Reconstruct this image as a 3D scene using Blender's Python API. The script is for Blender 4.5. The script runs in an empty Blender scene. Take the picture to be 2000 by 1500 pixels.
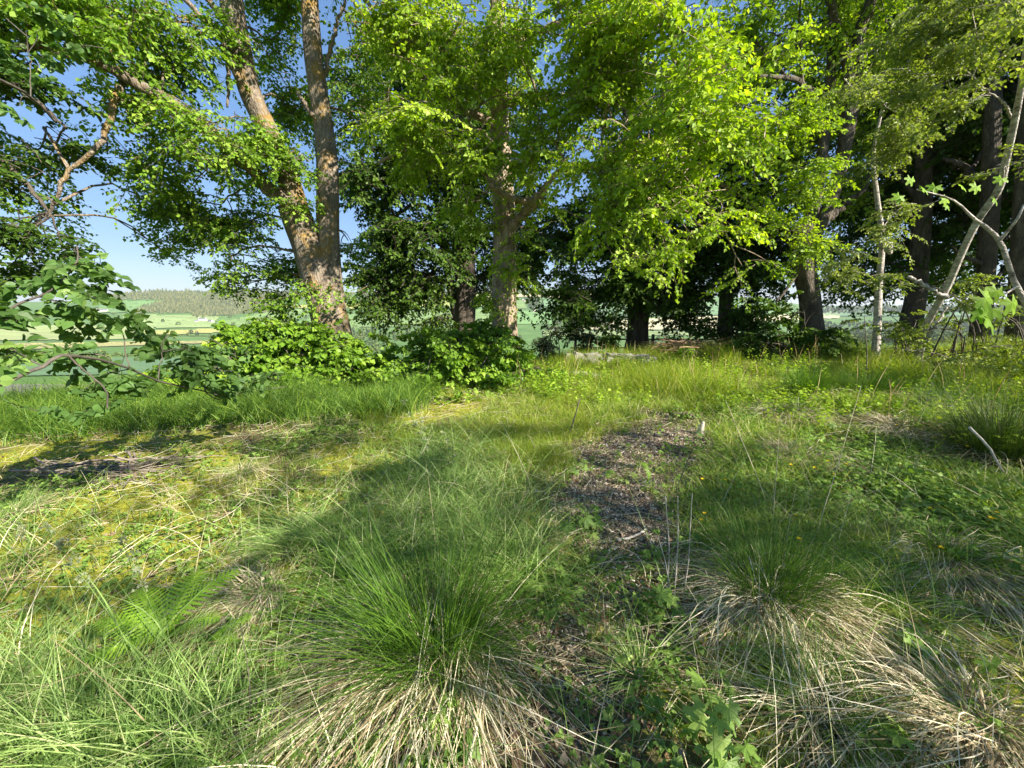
import bpy, math, random
import numpy as np
from mathutils import Vector
rng = np.random.default_rng(11); random.seed(11)
S = bpy.context.scene; COL = S.collection
PI = math.pi
import time; T0 = time.time(); VERB = False

# ------------------------------------------------------------------ camera, sky, sun, exposure
CAMZ = 1.5; PITCH = math.radians(11.5); F = 751.0
cam = bpy.data.cameras.new('camera'); camo = bpy.data.objects.new('camera', cam); COL.objects.link(camo)
cam.sensor_width = 36; cam.lens = F/2000*36; cam.clip_start = .05; cam.clip_end = 30000
camo.location = (0, 0, CAMZ); camo.rotation_euler = (PI/2-PITCH, 0, 0); S.camera = camo
SUN_EL = math.radians(32); SUN_AZ = math.radians(124)          # azimuth measured from +Y towards +X
world = bpy.data.worlds.new("World"); S.world = world; world.use_nodes = True
wn = world.node_tree; bg = wn.nodes['Background']
sky = wn.nodes.new('ShaderNodeTexSky'); sky.sky_type = 'NISHITA'; sky.sun_disc = False
sky.sun_elevation = SUN_EL; sky.sun_rotation = SUN_AZ; sky.air_density = 1.0; sky.dust_density = .05; sky.ozone_density = 2.2
gm = wn.nodes.new('ShaderNodeGamma'); gm.inputs[1].default_value = .45
hs = wn.nodes.new('ShaderNodeHueSaturation'); hs.inputs['Saturation'].default_value = 1.62
mt = wn.nodes.new('ShaderNodeMixRGB'); mt.blend_type = 'MULTIPLY'; mt.inputs[0].default_value = 1; mt.inputs[2].default_value = (.82, .92, 1.15, 1)
wn.links.new(sky.outputs[0], gm.inputs[0]); wn.links.new(gm.outputs[0], hs.inputs['Color']); wn.links.new(hs.outputs[0], mt.inputs[1]); wn.links.new(mt.outputs[0], bg.inputs[0])
bg.inputs[1].default_value = .125
sun = bpy.data.lights.new('sun', 'SUN'); sun.energy = 5; sun.angle = math.radians(.6); sun.color = (1, .93, .8)
suno = bpy.data.objects.new('sun', sun); COL.objects.link(suno)
tosun = Vector((math.sin(SUN_AZ)*math.cos(SUN_EL), math.cos(SUN_AZ)*math.cos(SUN_EL), math.sin(SUN_EL)))
suno.rotation_euler = tosun.to_track_quat('Z', 'Y').to_euler(); suno.location = (20, -20, 30)
S.view_settings.view_transform = 'Standard'; S.view_settings.look = 'None'; S.view_settings.exposure = 1.6
S.render.engine = 'CYCLES'; S.cycles.max_bounces = 6; S.cycles.transparent_max_bounces = 4

# ------------------------------------------------------------------ helpers
CP, SP = math.cos(PITCH), math.sin(PITCH)
def ray(px, py):
    px = np.asarray(px, float); py = np.asarray(py, float)
    xv = (px-1000)/F; yv = -(py-750)/F
    return np.stack([xv, CP+yv*SP, yv*CP-SP], -1)
def at(px, py, Y):
    d = ray(px, py); return np.array([0, 0, CAMZ])+d*(Y/d[..., 1:2] if d.ndim > 1 else Y/d[1])
def h2(ix, iy, iz=0, seed=0):
    n = (ix.astype(np.int64)*374761393+iy.astype(np.int64)*668265263+np.asarray(iz).astype(np.int64)*2147483647+seed*974634777) & 0x7fffffff
    n = ((n ^ (n >> 13))*1274126177) & 0x7fffffff
    return ((n ^ (n >> 16)) & 0xffff)/65535.0
def noise(x, y, s=1.0, seed=0):
    x = np.asarray(x, float)*s+1000; y = np.asarray(y, float)*s+1000
    ix = np.floor(x); iy = np.floor(y); fx = x-ix; fy = y-iy
    fx = fx*fx*(3-2*fx); fy = fy*fy*(3-2*fy)
    a = h2(ix, iy, 0, seed); b = h2(ix+1, iy, 0, seed); c = h2(ix, iy+1, 0, seed); d = h2(ix+1, iy+1, 0, seed)
    return (a*(1-fx)+b*fx)*(1-fy)+(c*(1-fx)+d*fx)*fy
def fbm(x, y, s=1.0, seed=0, o=3):
    r = 0; a = 1; t = 0
    for k in range(o): r = r+a*noise(x, y, s*2**k, seed+k*7); t += a; a *= .5
    return r/t
def unit(v): return v/np.maximum(np.linalg.norm(v, axis=-1, keepdims=True), 1e-9)
def sstep(a, b, x): t = np.clip((x-a)/(b-a), 0, 1); return t*t*(3-2*t)

# terrain: heights from a table of (view column, distance) -> row of the skyline profile
TC = np.array([-400, 100, 350, 600, 850, 1050, 1250, 1450, 1650, 1850, 2400])
TD = np.array([13, 18, 26, 45, 80, 150, 280, 450, 650, 900, 1150, 1400, 1700, 2100, 4000, 9000])
TR = np.array([
 [790,785,770,752,738,726,712,700,690,678,662,645,622,590,600,600],
 [778,778,768,750,738,726,712,700,690,676,658,640,618,589,600,600],
 [768,774,764,748,736,724,712,700,688,672,652,630,602,569,596,600],
 [735,752,752,742,732,722,710,698,686,668,648,626,602,571,596,600],
 [712,735,742,738,732,724,710,698,684,666,646,624,600,569,596,600],
 [698,712,722,726,724,718,708,696,680,660,640,620,596,563,592,600],
 [697,706,714,718,716,712,704,694,678,658,640,622,600,571,594,600],
 [694,700,706,708,706,702,696,690,678,660,642,626,606,581,594,600],
 [692,696,700,700,698,692,686,680,672,662,650,638,622,606,597,600],
 [694,698,702,702,698,692,686,680,670,660,648,634,618,603,596,600],
 [700,705,710,708,702,695,688,680,672,660,648,634,618,603,596,600]], float)
def _tan(px, py):
    d = ray(px, py); return d[..., 2]/np.hypot(d[..., 0], d[..., 1])
TT = np.stack([_tan(np.full(len(TD), c), TR[i]) for i, c in enumerate(TC)])
def near_h(x, y):
    b = .10*(fbm(x, y, .55, 3)-.5)+.035*(fbm(x, y, 2.5, 9)-.5)
    return b+.10*sstep(3, 7, x)*sstep(1.5, 4, y)
def ground(x, y):
    x = np.asarray(x, float); y = np.asarray(y, float)
    r = np.maximum(np.hypot(x, y), 1e-3)
    ta = np.where(y > .05*r, x/np.maximum(y, .05*r), np.sign(x)*1.9)
    col = np.clip(1000+766.5*ta, TC[0], TC[-1])
    ci = np.clip(np.searchsorted(TC, col)-1, 0, len(TC)-2); cf = (col-TC[ci])/(TC[ci+1]-TC[ci]); cf = cf*cf*(3-2*cf)
    lr = np.log(np.clip(r, TD[0], TD[-1])); LD = np.log(TD)
    di = np.clip(np.searchsorted(LD, lr)-1, 0, len(TD)-2); df = (lr-LD[di])/(LD[di+1]-LD[di])
    t = (TT[ci, di]*(1-df)+TT[ci, di+1]*df)*(1-cf)+(TT[ci+1, di]*(1-df)+TT[ci+1, di+1]*df)*cf
    far = CAMZ+t*np.maximum(r, 13)
    w = sstep(8.6, 13, r)
    zf = far+np.where(r > 60, (fbm(x, y, .004, 21)-.5)*np.clip(r-60, 0, 700)*.010, 0)
    return near_h(x, y)*(1-w)+zf*w
def hit(px, py, rmin=14, rmax=8000):
    px = np.atleast_1d(np.asarray(px, float)); py = np.atleast_1d(np.asarray(py, float))
    d = ray(px, py); d = d/np.hypot(d[:, 0], d[:, 1])[:, None]
    rs = np.exp(np.linspace(math.log(rmin), math.log(rmax), 330)); out = np.full(len(px), rmax)
    done = np.zeros(len(px), bool); pr = rmin
    idx = np.arange(len(px))
    for r in rs:
        P = d[idx]*r; below = CAMZ+P[:, 2] <= ground(P[:, 0], P[:, 1])
        out[idx[below]] = (r+pr)/2; done[idx[below]] = True; idx = idx[~below]; pr = r
        if len(idx) == 0: break
    P = d*out[:, None]; P[:, 2] = ground(P[:, 0], P[:, 1]); return P, done
def gp(px, py):                                                # near ground point seen at a pixel
    d = ray(px, py); t = CAMZ/-d[2]
    for k in range(4):
        P = d*t; t = (CAMZ-float(ground(P[0], P[1])))/-d[2]
    P = d*t; return np.array([P[0], P[1], float(ground(P[0], P[1]))])

class G:
    def __init__(s): s.v = []; s.f = []; s.a = []; s.n = 0
    def add(s, v, f, rnd, smooth=False):
        v = v.reshape(-1, 3); s.v.append(v); f = np.asarray(f)
        s.f.append((f+s.n, smooth)); s.a.append(np.broadcast_to(rnd, (len(v),)).astype(np.float32)); s.n += len(v)
    def build(s, name, mat, parent=None, props=None):
        if VERB: open('/tmp/t.log','a').write('%s %.1f %d\n' % (name, time.time()-T0, s.n))
        me = bpy.data.meshes.new(name)
        v = np.concatenate(s.v).astype(np.float32); me.vertices.add(len(v)); me.vertices.foreach_set('co', v.ravel())
        tot = np.concatenate([np.full(len(f), f.shape[1]) for f, _ in s.f]).astype(np.int32)
        li = np.concatenate([f.ravel() for f, _ in s.f]).astype(np.int32)
        me.loops.add(len(li)); me.loops.foreach_set('vertex_index', li)
        me.polygons.add(len(tot)); st = np.concatenate([[0], np.cumsum(tot)[:-1]]).astype(np.int32)
        me.polygons.foreach_set('loop_start', st)
        me.polygons.foreach_set('use_smooth', np.concatenate([np.full(len(f), sm) for f, sm in s.f]))
        at_ = me.attributes.new('rnd', 'FLOAT', 'POINT'); at_.data.foreach_set('value', np.concatenate(s.a))
        me.update(calc_edges=True); me.validate()
        if mat: me.materials.append(mat)
        o = bpy.data.objects.new(name, me); COL.objects.link(o)
        if parent is not None:
            o.parent = parent; o.matrix_parent_inverse = parent.matrix_world.inverted() if False else o.matrix_parent_inverse
            o.location = -Vector(parent.location)
        if props: tag(o, **props)
        return o
def tag(o, label=None, cat=None, group=None, kind=None):
    if label: o['label'] = label
    if cat: o['category'] = cat
    if group: o['group'] = group
    if kind: o['kind'] = kind
    return o
def thing(name, label, cat, loc, group=None):
    o = bpy.data.objects.new(name, None); COL.objects.link(o); o.location = [float(c) for c in loc]
    o.empty_display_size = .1
    return tag(o, label, cat, group)

def tubes(g, P, R, sides, rnd, rough=0, cap=False):
    P = np.asarray(P, float); N, K, _ = P.shape; R = np.broadcast_to(R, (N, K))
    T = unit(np.gradient(P, axis=1)); av = unit(P[:, -1]-P[:, 0])
    ref = np.where(np.abs(av[:, 2:3]) > .8, np.array([[1., .13, 0]]), np.array([[.1, .05, 1.]]))[:, None, :]
    s = unit(np.cross(T, np.broadcast_to(ref, T.shape))); u = np.cross(s, T)
    a = np.linspace(0, 2*PI, sides, endpoint=False)
    rr = np.broadcast_to(R[:, :, None], (N, K, sides)).copy()
    if rough:
        lz = np.broadcast_to(P[:, :, None, 2], rr.shape)
        ca = np.broadcast_to(np.cos(a)[None, None], rr.shape); sa = np.broadcast_to(np.sin(a)[None, None], rr.shape)
        nn = noise(ca*1.7+lz*.6, sa*1.7+lz*.5, 1.3, 5)*.7+noise(ca*4+lz*.5, sa*4-lz*.4, 1.2, 8)*.45+noise(ca*9+lz*2, sa*9+lz*1.5, 1, 2)*.2
        rr *= 1+rough*(nn-.65)
    V = P[:, :, None]+rr[..., None]*(np.cos(a)[None, None, :, None]*s[:, :, None]+np.sin(a)[None, None, :, None]*u[:, :, None])
    i = np.arange(N)[:, None, None]*K*sides; k = np.arange(K-1)[None, :, None]*sides; j = np.arange(sides)[None, None, :]; j2 = (j+1) % sides
    f = np.stack([i+k+j, i+k+j2, i+k+sides+j2, i+k+sides+j], -1).reshape(-1, 4)
    rn = np.broadcast_to(np.asarray(rnd, float).reshape(-1, 1) if np.ndim(rnd) else rnd, (N, K*sides)).ravel()
    g.add(V, f, rn, True)
    if cap:
        e = np.array([[(K-1)*sides+q for q in range(sides)], list(range(sides))[::-1]])
        base = g.n-N*K*sides
        g.f.append((np.concatenate([e+n*K*sides for n in range(N)])+base, False))
def ribbons(g, P, W, side, rnd):
    N, K, _ = P.shape; W = np.broadcast_to(W, (N, K))
    A = P-side*W[..., None]/2; B = P+side*W[..., None]/2
    V = np.stack([A, B], 2)
    i = np.arange(N)[:, None]*K*2; k = np.arange(K-1)[None, :]*2
    f = np.stack([i+k, i+k+1, i+k+3, i+k+2], -1).reshape(-1, 4)
    g.add(V, f, np.repeat(rnd, K*2), True)

LT = {  # leaf outlines: (along, aside, lift), face lists
 'simple': (np.array([[0, 0, 0], [.38, .42, .07], [1, 0, -.08], [.38, -.42, .07]]), [[0, 1, 2], [0, 2, 3]]),
 'lime': (np.array([[0, 0, 0], [.12, .36, .05], [.5, .44, .08], [1, 0, -.12], [.5, -.44, .08], [.12, -.36, .05], [.48, 0, 0]]),
          [[0, 1, 2, 6], [6, 2, 3, 6], [0, 6, 4, 5], [6, 3, 4, 6]]),
 'heart': (np.array([[.04, 0, 0], [-.08, .2, .03], [.1, .43, .07], [.42, .48, .10], [.74, .28, .03], [1.08, 0, -.12], [.74, -.28, .03], [.42, -.48, .08], [.1, -.43, .07], [-.08, -.2, .03], [.5, 0, -.03]]),
          [[0, 1, 2, 3], [0, 3, 10, 0], [10, 3, 4, 5], [0, 9, 8, 7], [0, 7, 10, 0], [10, 7, 6, 5]]),
}
def leaves(g, kind, P, A, Nn, size, rnd):
    tv, tf = LT[kind]; A = unit(A); s = unit(np.cross(Nn, A)); n = np.cross(A, s)
    size = np.broadcast_to(size, (len(P),)); k = rng.uniform(.8, 1.15, len(P))
    V = P[:, None]+size[:, None, None]*(tv[None, :, 0:1]*A[:, None]+tv[None, :, 1:2]*k[:, None, None]*s[:, None]+tv[None, :, 2:3]*n[:, None]*rng.uniform(.2, 2.2, (len(P), 1, 1)))
    K = len(tv); off = np.arange(len(P))[:, None, None]*K
    tri = []; quad = []
    for f in tf:
        if len(set(f)) == 3:
            ff = []
            for q in f:
                if q not in ff: ff.append(q)
            tri.append(ff)
        elif len(f) == 4: quad.append(f)
        else: tri.append(f)
    base = g.n; rr = np.repeat(rnd, K)
    if quad:
        g.add(V, (np.array(quad)[None]+off).reshape(-1, 4), rr)
        if tri: g.f.append(((np.array(tri)[None]+off).reshape(-1, 3)+base, False))
    else: g.add(V, (np.array(tri)[None]+off).reshape(-1, 3), rr)
def randu(n): return unit(rng.normal(size=(n, 3)))

def smooth_path(pts, K):
    p = np.asarray(pts, float); n = len(p)
    if n == 2: t = np.linspace(0, 1, K)[:, None]; return p[0]*(1-t)+p[1]*t
    q = np.vstack([2*p[0]-p[1], p, 2*p[-1]-p[-2]])
    t = np.linspace(0, n-1-1e-6, K); i = t.astype(int); f = (t-i)[:, None]
    a, b, c, d = q[i], q[i+1], q[i+2], q[i+3]
    return .5*((2*b)+(-a+c)*f+(2*a-5*b+4*c-d)*f**2+(-a+3*b-3*c+d)*f**3)

# boughs with flat sprays of leaves
def boughs(gl, gt, st, dr, L, leaf, kind='simple', nspray=10, nleaf=9, spl=.36, droop=.35, twig_r=.006, jit=.55):
    B = len(st); d = unit(dr); t = np.linspace(0, 1, 6)[None, :, None]
    L = np.broadcast_to(L, (B,))[:, None, None]
    drp = rng.uniform(.3, 1.5, (B, 1, 1))*droop
    wob = rng.normal(size=(B, 1, 3))*.12
    path = lambda tt: st[:, None]+L*(d[:, None]*tt+wob*np.sin(tt*PI)-np.array([0, 0, 1.])*drp*tt**2)
    P = path(t)
    tubes(gt, P, (np.linspace(1.3, .35, 6)*twig_r)[None], 3, rng.random(B))
    ts = (np.arange(nspray)+.8)/nspray; ts = ts[None, :, None]*np.ones((B, 1, 1))+rng.uniform(-.04, .04, (B, nspray, 1)); ts = np.clip(ts, .05, 1)
    O = path(ts); tan = unit(d[:, None]-2*ts*drp*np.array([0, 0, 1.]))
    up = unit(np.array([0, 0, 1.])+rng.normal(size=(B, 1, 3))*.28); sd = unit(np.cross(tan, np.broadcast_to(up, tan.shape)))
    sg = np.where(np.arange(nspray) % 2 == 0, 1, -1)[None, :, None]
    an = rng.uniform(.5, 1.15, (B, nspray, 1)); an[:, -1] *= .2
    sdv = unit(tan*np.cos(an)+sd*sg*np.sin(an)+rng.normal(size=(B, nspray, 3))*.15)
    sl = spl*(1-.45*ts)*rng.uniform(.6, 1.3, (B, nspray, 1))
    O = O.reshape(-1, 3); sdv = sdv.reshape(-1, 3); sl = sl.reshape(-1); M = len(O)
    upm = np.repeat(up[:, 0], nspray, 0); dd = np.repeat(drp.ravel(), nspray)[:, None]*.7
    sp = lambda tt: O[:, None]+sl[:, None, None]*(sdv[:, None]*tt-np.array([0, 0, 1.])*dd[:, None]*tt**2)
    tubes(gt, sp(np.linspace(0, 1, 3)[None, :, None]), np.array([[1, .7, .3]])*twig_r*.42, 3, rng.random(M))
    tl = (np.arange(nleaf)+.6)/nleaf; tl = tl[None, :, None]*np.ones((M, 1, 1))
    LP = sp(tl); tn = unit(sdv[:, None]-2*tl*dd[:, None]*np.array([0, 0, 1.])); ls = unit(np.cross(tn, upm[:, None]))
    sg = np.where(np.arange(nleaf) % 2 == 0, 1, -1)[None, :, None]
    ax = unit(tn*.8+ls*sg*1.0-np.array([0, 0, .35])+rng.normal(size=tn.shape)*.35)
    nn = unit(upm[:, None]+rng.normal(size=tn.shape)*jit)
    LP = LP+ax*leaf*.18; Q = M*nleaf
    keep = rng.random(Q) < .93
    br = np.repeat(np.repeat(rng.random(B), nspray), nleaf)
    leaves(gl, kind, LP.reshape(-1, 3)[keep], ax.reshape(-1, 3)[keep], nn.reshape(-1, 3)[keep], (leaf*rng.uniform(.6, 1.2, Q))[keep], np.clip(br*.5+rng.random(Q)*.5, 0, 1)[keep])

def blob_px(px, py, Y, rx, ry, rd=None, dm=1):
    c = at(px, py, Y); k = Y/F*1.0
    return (c[0], c[1], c[2], rx*k, (rd if rd else .6*(rx+ry)*k/2+.3), ry*k, dm)
def in_ball(n): return randu(n)*rng.random((n, 1))**(1/2.4)

def tree(name, label, limbs, blobs, bark, leafmat, cat='tree', group=None, leaf=.08, dens=11, kind='simple', blen=(.6, 1.2), droop=.35, twigr=.006, sides=18, rough=.3, limb_r=.035, nl=9, spl=.36, jit=.55, clumpy=.35, base=None, rs=1):
    """limbs: list of (partname, [(x,y,z,r),...]); blobs: (x,y,z,rx,ry,rz[,densmul])"""
    b0 = np.array(limbs[0][1][0][:3]) if base is None else base
    root = thing(name, label, cat, b0, group)
    allp = []
    for i, (pn, pts) in enumerate(limbs):
        K = 44 if pn == 'trunk' else 22
        sp = smooth_path(pts, K); sp[:, 3] *= rs; allp.append(sp)
        g = G(); P = sp[:, :3].copy()
        if pn != 'trunk':
            P[1:-1] += rng.normal(size=(K-2, 3))*sp[1:-1, 3:4]*.35
        tubes(g, P[None], np.maximum(sp[:, 3], .004)[None], sides if pn == 'trunk' else 10, rng.random(1), rough=rough, cap=True)
        g.build(pn, bark, root)
    allp = np.concatenate(allp)
    gl, gt = G(), G()
    for b in blobs:
        c = np.array(b[:3]); R = np.array(b[3:6]); dm = b[6] if len(b) > 6 else 1
        cost = np.linalg.norm(allp[:, :3]-c, axis=1)+np.maximum(allp[:, 2]-c[2], 0)*.6
        a = allp[np.argmin(cost)]
        r0 = min(limb_r*(.6+R.mean()*.35), a[3]*.75+.004)
        mid = (a[:3]+c)/2+np.array([0, 0, .12*np.linalg.norm(a[:3]-c)])+rng.normal(size=3)*.06*np.linalg.norm(a[:3]-c)
        sp = smooth_path([np.append(a[:3], r0), np.append(mid, r0*.7), np.append(c, r0*.4)], 14)
        sp[1:-1, :3] += rng.normal(size=(12, 3))*.015*R.mean()
        tubes(gt, sp[None, :, :3], sp[None, :, 3], 7, rng.random(1))
        area = PI*R[0]*R[2]; n = max(3, int(dens*dm*area))
        # clumps inside the blob leave gaps between them
        nc = max(2, int(n/7)); cc = c+in_ball(nc)*R*.88
        st = cc[rng.integers(0, nc, n)]+rng.normal(size=(n, 3))*R*clumpy*.33
        o = unit((st-c)/R)*.6+rng.normal(size=(n, 3))*np.array([.8, .8, .18]); o[:, 2] = o[:, 2]*.45+.02
        L = rng.uniform(*blen, n)
        st = st-unit(o)*L[:, None]*.5
        # connector twigs from the bough-bearing branch
        k = rng.integers(5, 14, nc); A = sp[k, :3]; t = np.linspace(0, 1, 6)[None, :, None]
        C = A[:, None]*(1-t)+cc[:, None]*t; C = C+np.sin(t*PI)*(rng.normal(size=(nc, 1, 3))*.08*R.mean()+np.array([0, 0, .06*R.mean()]))
        tubes(gt, C, (np.linspace(1, .5, 6)*max(twigr*2.2, r0*.35))[None], 4, rng.random(nc))
        boughs(gl, gt, st, o, L, leaf, kind, nspray=10, nleaf=nl, spl=spl, droop=droop, twig_r=twigr, jit=jit)
    gt.build('branches', bark, root); gl.build('crown', leafmat, root)
    return root

# ------------------------------------------------------------------ materials
def newmat(name):
    m = bpy.data.materials.new(name); m.use_nodes = True; nt = m.node_tree
    for n in list(nt.nodes): nt.nodes.remove(n)
    out = nt.nodes.new('ShaderNodeOutputMaterial'); return m, nt, out
def nd(nt, t, **kw):
    n = nt.nodes.new(t)
    for k, v in kw.items():
        if k in n.inputs: n.inputs[k].default_value = v
        else: setattr(n, k, v)
    return n
def ramp(nt, stops, fac):
    r = nt.nodes.new('ShaderNodeValToRGB'); e = r.color_ramp.elements
    while len(e) < len(stops): e.new(.5)
    for q, (p, c) in zip(e, stops): q.position = p; q.color = (*c, 1)
    nt.links.new(fac, r.inputs[0]); return r.outputs[0]
def leafmat(name, stops, trans=.45, tcol=(1.15, 1.25, .35), gloss=.05, rough=.35):
    m, nt, out = newmat(name)
    a = nd(nt, 'ShaderNodeAttribute', attribute_name='rnd')
    c = ramp(nt, stops, a.outputs['Fac'])
    d = nd(nt, 'ShaderNodeBsdfDiffuse'); nt.links.new(c, d.inputs[0])
    t = nd(nt, 'ShaderNodeBsdfTranslucent')
    mu = nd(nt, 'ShaderNodeMixRGB', blend_type='MULTIPLY'); mu.inputs[0].default_value = 1; mu.inputs[2].default_value = (*tcol, 1)
    nt.links.new(c, mu.inputs[1]); nt.links.new(mu.outputs[0], t.inputs[0])
    mx = nd(nt, 'ShaderNodeMixShader'); mx.inputs[0].default_value = trans
    nt.links.new(d.outputs[0], mx.inputs[1]); nt.links.new(t.outputs[0], mx.inputs[2])
    gloss = min(gloss, .016); gl = nd(nt, 'ShaderNodeBsdfGlossy', Roughness=max(rough, .5)); gl.inputs[0].default_value = (1, 1, 1, 1)
    m2 = nd(nt, 'ShaderNodeMixShader'); m2.inputs[0].default_value = gloss
    nt.links.new(mx.outputs[0], m2.inputs[1]); nt.links.new(gl.outputs[0], m2.inputs[2]); nt.links.new(m2.outputs[0], out.inputs[0])
    return m
def barkmat(name, cols, scale=9, bump=.6, stretch=.3, extra=None):
    m, nt, out = newmat(name)
    tc = nd(nt, 'ShaderNodeNewGeometry'); mp = nd(nt, 'ShaderNodeMapping'); mp.inputs['Scale'].default_value = (1, 1, stretch)
    nt.links.new(tc.outputs['Position'], mp.inputs[0])
    n1 = nd(nt, 'ShaderNodeTexNoise', Scale=scale, Detail=8, Roughness=.65); nt.links.new(mp.outputs[0], n1.inputs['Vector'])
    v1 = nd(nt, 'ShaderNodeTexVoronoi', Scale=scale*3.2); v1.feature = 'DISTANCE_TO_EDGE'; nt.links.new(mp.outputs[0], v1.inputs['Vector'])
    c = ramp(nt, cols, n1.outputs[0])
    n2 = nd(nt, 'ShaderNodeTexNoise', Scale=2.2, Detail=6, Roughness=.7); nt.links.new(tc.outputs['Position'], n2.inputs['Vector'])
    if extra:
        mx = nd(nt, 'ShaderNodeMixRGB'); f = ramp(nt, [(extra[1], (0, 0, 0)), (extra[1]+.12, (1, 1, 1))], n2.outputs[0])
        nt.links.new(f, mx.inputs[0]); nt.links.new(c, mx.inputs[1]); mx.inputs[2].default_value = (*extra[0], 1); c = mx.outputs[0]
        n3 = nd(nt, 'ShaderNodeTexNoise', Scale=26, Detail=5, Roughness=.7); nt.links.new(tc.outputs['Position'], n3.inputs['Vector'])
        mx = nd(nt, 'ShaderNodeMixRGB'); f = ramp(nt, [(.56, (0, 0, 0)), (.64, (.75, .75, .75))], n3.outputs[0])
        nt.links.new(f, mx.inputs[0]); nt.links.new(c, mx.inputs[1]); mx.inputs[2].default_value = (.34, .33, .27, 1); c = mx.outputs[0]
    p = nd(nt, 'ShaderNodeBsdfPrincipled', Roughness=.9); nt.links.new(c, p.inputs['Base Color'])
    ad = nd(nt, 'ShaderNodeMath', operation='ADD'); nt.links.new(n1.outputs[0], ad.inputs[0])
    cl = nd(nt, 'ShaderNodeMath', operation='MINIMUM'); cl.inputs[1].default_value = .25; nt.links.new(v1.outputs['Distance'], cl.inputs[0])
    m4 = nd(nt, 'ShaderNodeMath', operation='MULTIPLY'); m4.inputs[1].default_value = 2.5; nt.links.new(cl.outputs[0], m4.inputs[0]); nt.links.new(m4.outputs[0], ad.inputs[1])
    b = nd(nt, 'ShaderNodeBump', Strength=bump, Distance=.04); nt.links.new(ad.outputs[0], b.inputs['Height']); nt.links.new(b.outputs[0], p.inputs['Normal'])
    nt.links.new(p.outputs[0], out.inputs[0]); return m
def fieldmat(name, c1, c2, scale):
    m, nt, out = newmat(name); g_ = nd(nt, 'ShaderNodeNewGeometry')
    def n_(sc, sx=1, d=5):
        mp = nd(nt, 'ShaderNodeMapping'); mp.inputs['Scale'].default_value = (sx, 1, 1); nt.links.new(g_.outputs['Position'], mp.inputs[0])
        n = nd(nt, 'ShaderNodeTexNoise', Scale=sc, Detail=d, Roughness=.6); nt.links.new(mp.outputs[0], n.inputs['Vector']); return n.outputs[0]
    c = ramp(nt, [(.3, c1), (.7, c2)], n_(scale*.6)); v = ramp(nt, [(.3, (.72, .72, .70)), (.7, (1.2, 1.2, 1.15))], n_(.045, .15)); w = ramp(nt, [(.3, (.82, .85, .8)), (.7, (1.12, 1.1, 1.05))], n_(.35))
    for q in (v, w):
        mu = nd(nt, 'ShaderNodeMixRGB', blend_type='MULTIPLY'); mu.inputs[0].default_value = 1; nt.links.new(c, mu.inputs[1]); nt.links.new(q, mu.inputs[2]); c = mu.outputs[0]
    p = nd(nt, 'ShaderNodeBsdfPrincipled', Roughness=.95); nt.links.new(c, p.inputs['Base Color']); nt.links.new(p.outputs[0], out.inputs[0]); return m
def plain(name, c1, c2, scale=5, rough=.85, bump=0):
    m, nt, out = newmat(name)
    g_ = nd(nt, 'ShaderNodeNewGeometry'); n = nd(nt, 'ShaderNodeTexNoise', Scale=scale, Detail=6, Roughness=.65); nt.links.new(g_.outputs['Position'], n.inputs['Vector'])
    c = ramp(nt, [(.35, c1), (.65, c2)], n.outputs[0]); p = nd(nt, 'ShaderNodeBsdfPrincipled', Roughness=rough); nt.links.new(c, p.inputs['Base Color'])
    if bump:
        b = nd(nt, 'ShaderNodeBump', Strength=bump, Distance=.02); nt.links.new(n.outputs[0], b.inputs['Height']); nt.links.new(b.outputs[0], p.inputs['Normal'])
    nt.links.new(p.outputs[0], out.inputs[0]); return m

M_lime = leafmat('lime_leaf', [(0, (.085, .165, .012)), (.45, (.235, .375, .022)), (1, (.49, .625, .08))], trans=.45, tcol=(1.32, 1.3, .25), gloss=.02)
M_mid = leafmat('mid_green_shaded_leaf', [(0, (.06, .13, .012)), (.5, (.15, .28, .02)), (1, (.34, .48, .06))], trans=.42, tcol=(1.3, 1.3, .3), gloss=.02)  # deeper leaf green; the left crown's half shade is painted in. Bushes share it
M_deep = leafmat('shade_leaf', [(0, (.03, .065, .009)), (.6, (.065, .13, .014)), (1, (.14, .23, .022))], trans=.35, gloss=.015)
M_near = leafmat('near_leaf', [(0, (.06, .12, .03)), (.6, (.11, .21, .05)), (1, (.24, .36, .09))], trans=.42, gloss=.015, rough=.5)  # darkened to put the shade on the near branch into the leaf colour
M_olive = leafmat('birch_leaf', [(0, (.11, .16, .03)), (.6, (.23, .29, .06)), (1, (.42, .46, .14))], trans=.4, gloss=.035, rough=.4)
M_maple = leafmat('maple_leaf', [(0, (.2, .36, .03)), (1, (.34, .52, .05))], trans=.5, gloss=.05)
M_gorse = leafmat('gorse_leaf', [(0, (.02, .035, .012)), (1, (.05, .07, .02))], trans=.15)
M_grass = leafmat('grass_blade', [(0, (.12, .20, .03)), (.4, (.22, .33, .045)), (.72, (.34, .44, .07)), (.86, (.46, .44, .15)), (1, (.66, .58, .34))], trans=.4, tcol=(1.2, 1.3, .4), gloss=.05)
M_blue = leafmat('bluish_grass', [(0, (.12, .20, .05)), (.5, (.23, .36, .09)), (.85, (.37, .5, .16)), (1, (.55, .55, .28))], trans=.4, gloss=.035)
M_mead = leafmat('meadow_blade', [(0, (.14, .22, .02)), (.5, (.24, .34, .03)), (.9, (.36, .42, .05)), (1, (.45, .38, .14))], trans=.45, tcol=(1.25, 1.25, .4), gloss=.04)
M_rush = leafmat('rush_blade', [(0, (.045, .10, .012)), (.6, (.10, .21, .02)), (1, (.2, .33, .04))], trans=.3, gloss=.03)
M_rushd = leafmat('dark_rush', [(0, (.02, .04, .008)), (.6, (.05, .10, .015)), (.9, (.12, .16, .03)), (1, (.3, .22, .12))], trans=.25)
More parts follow.
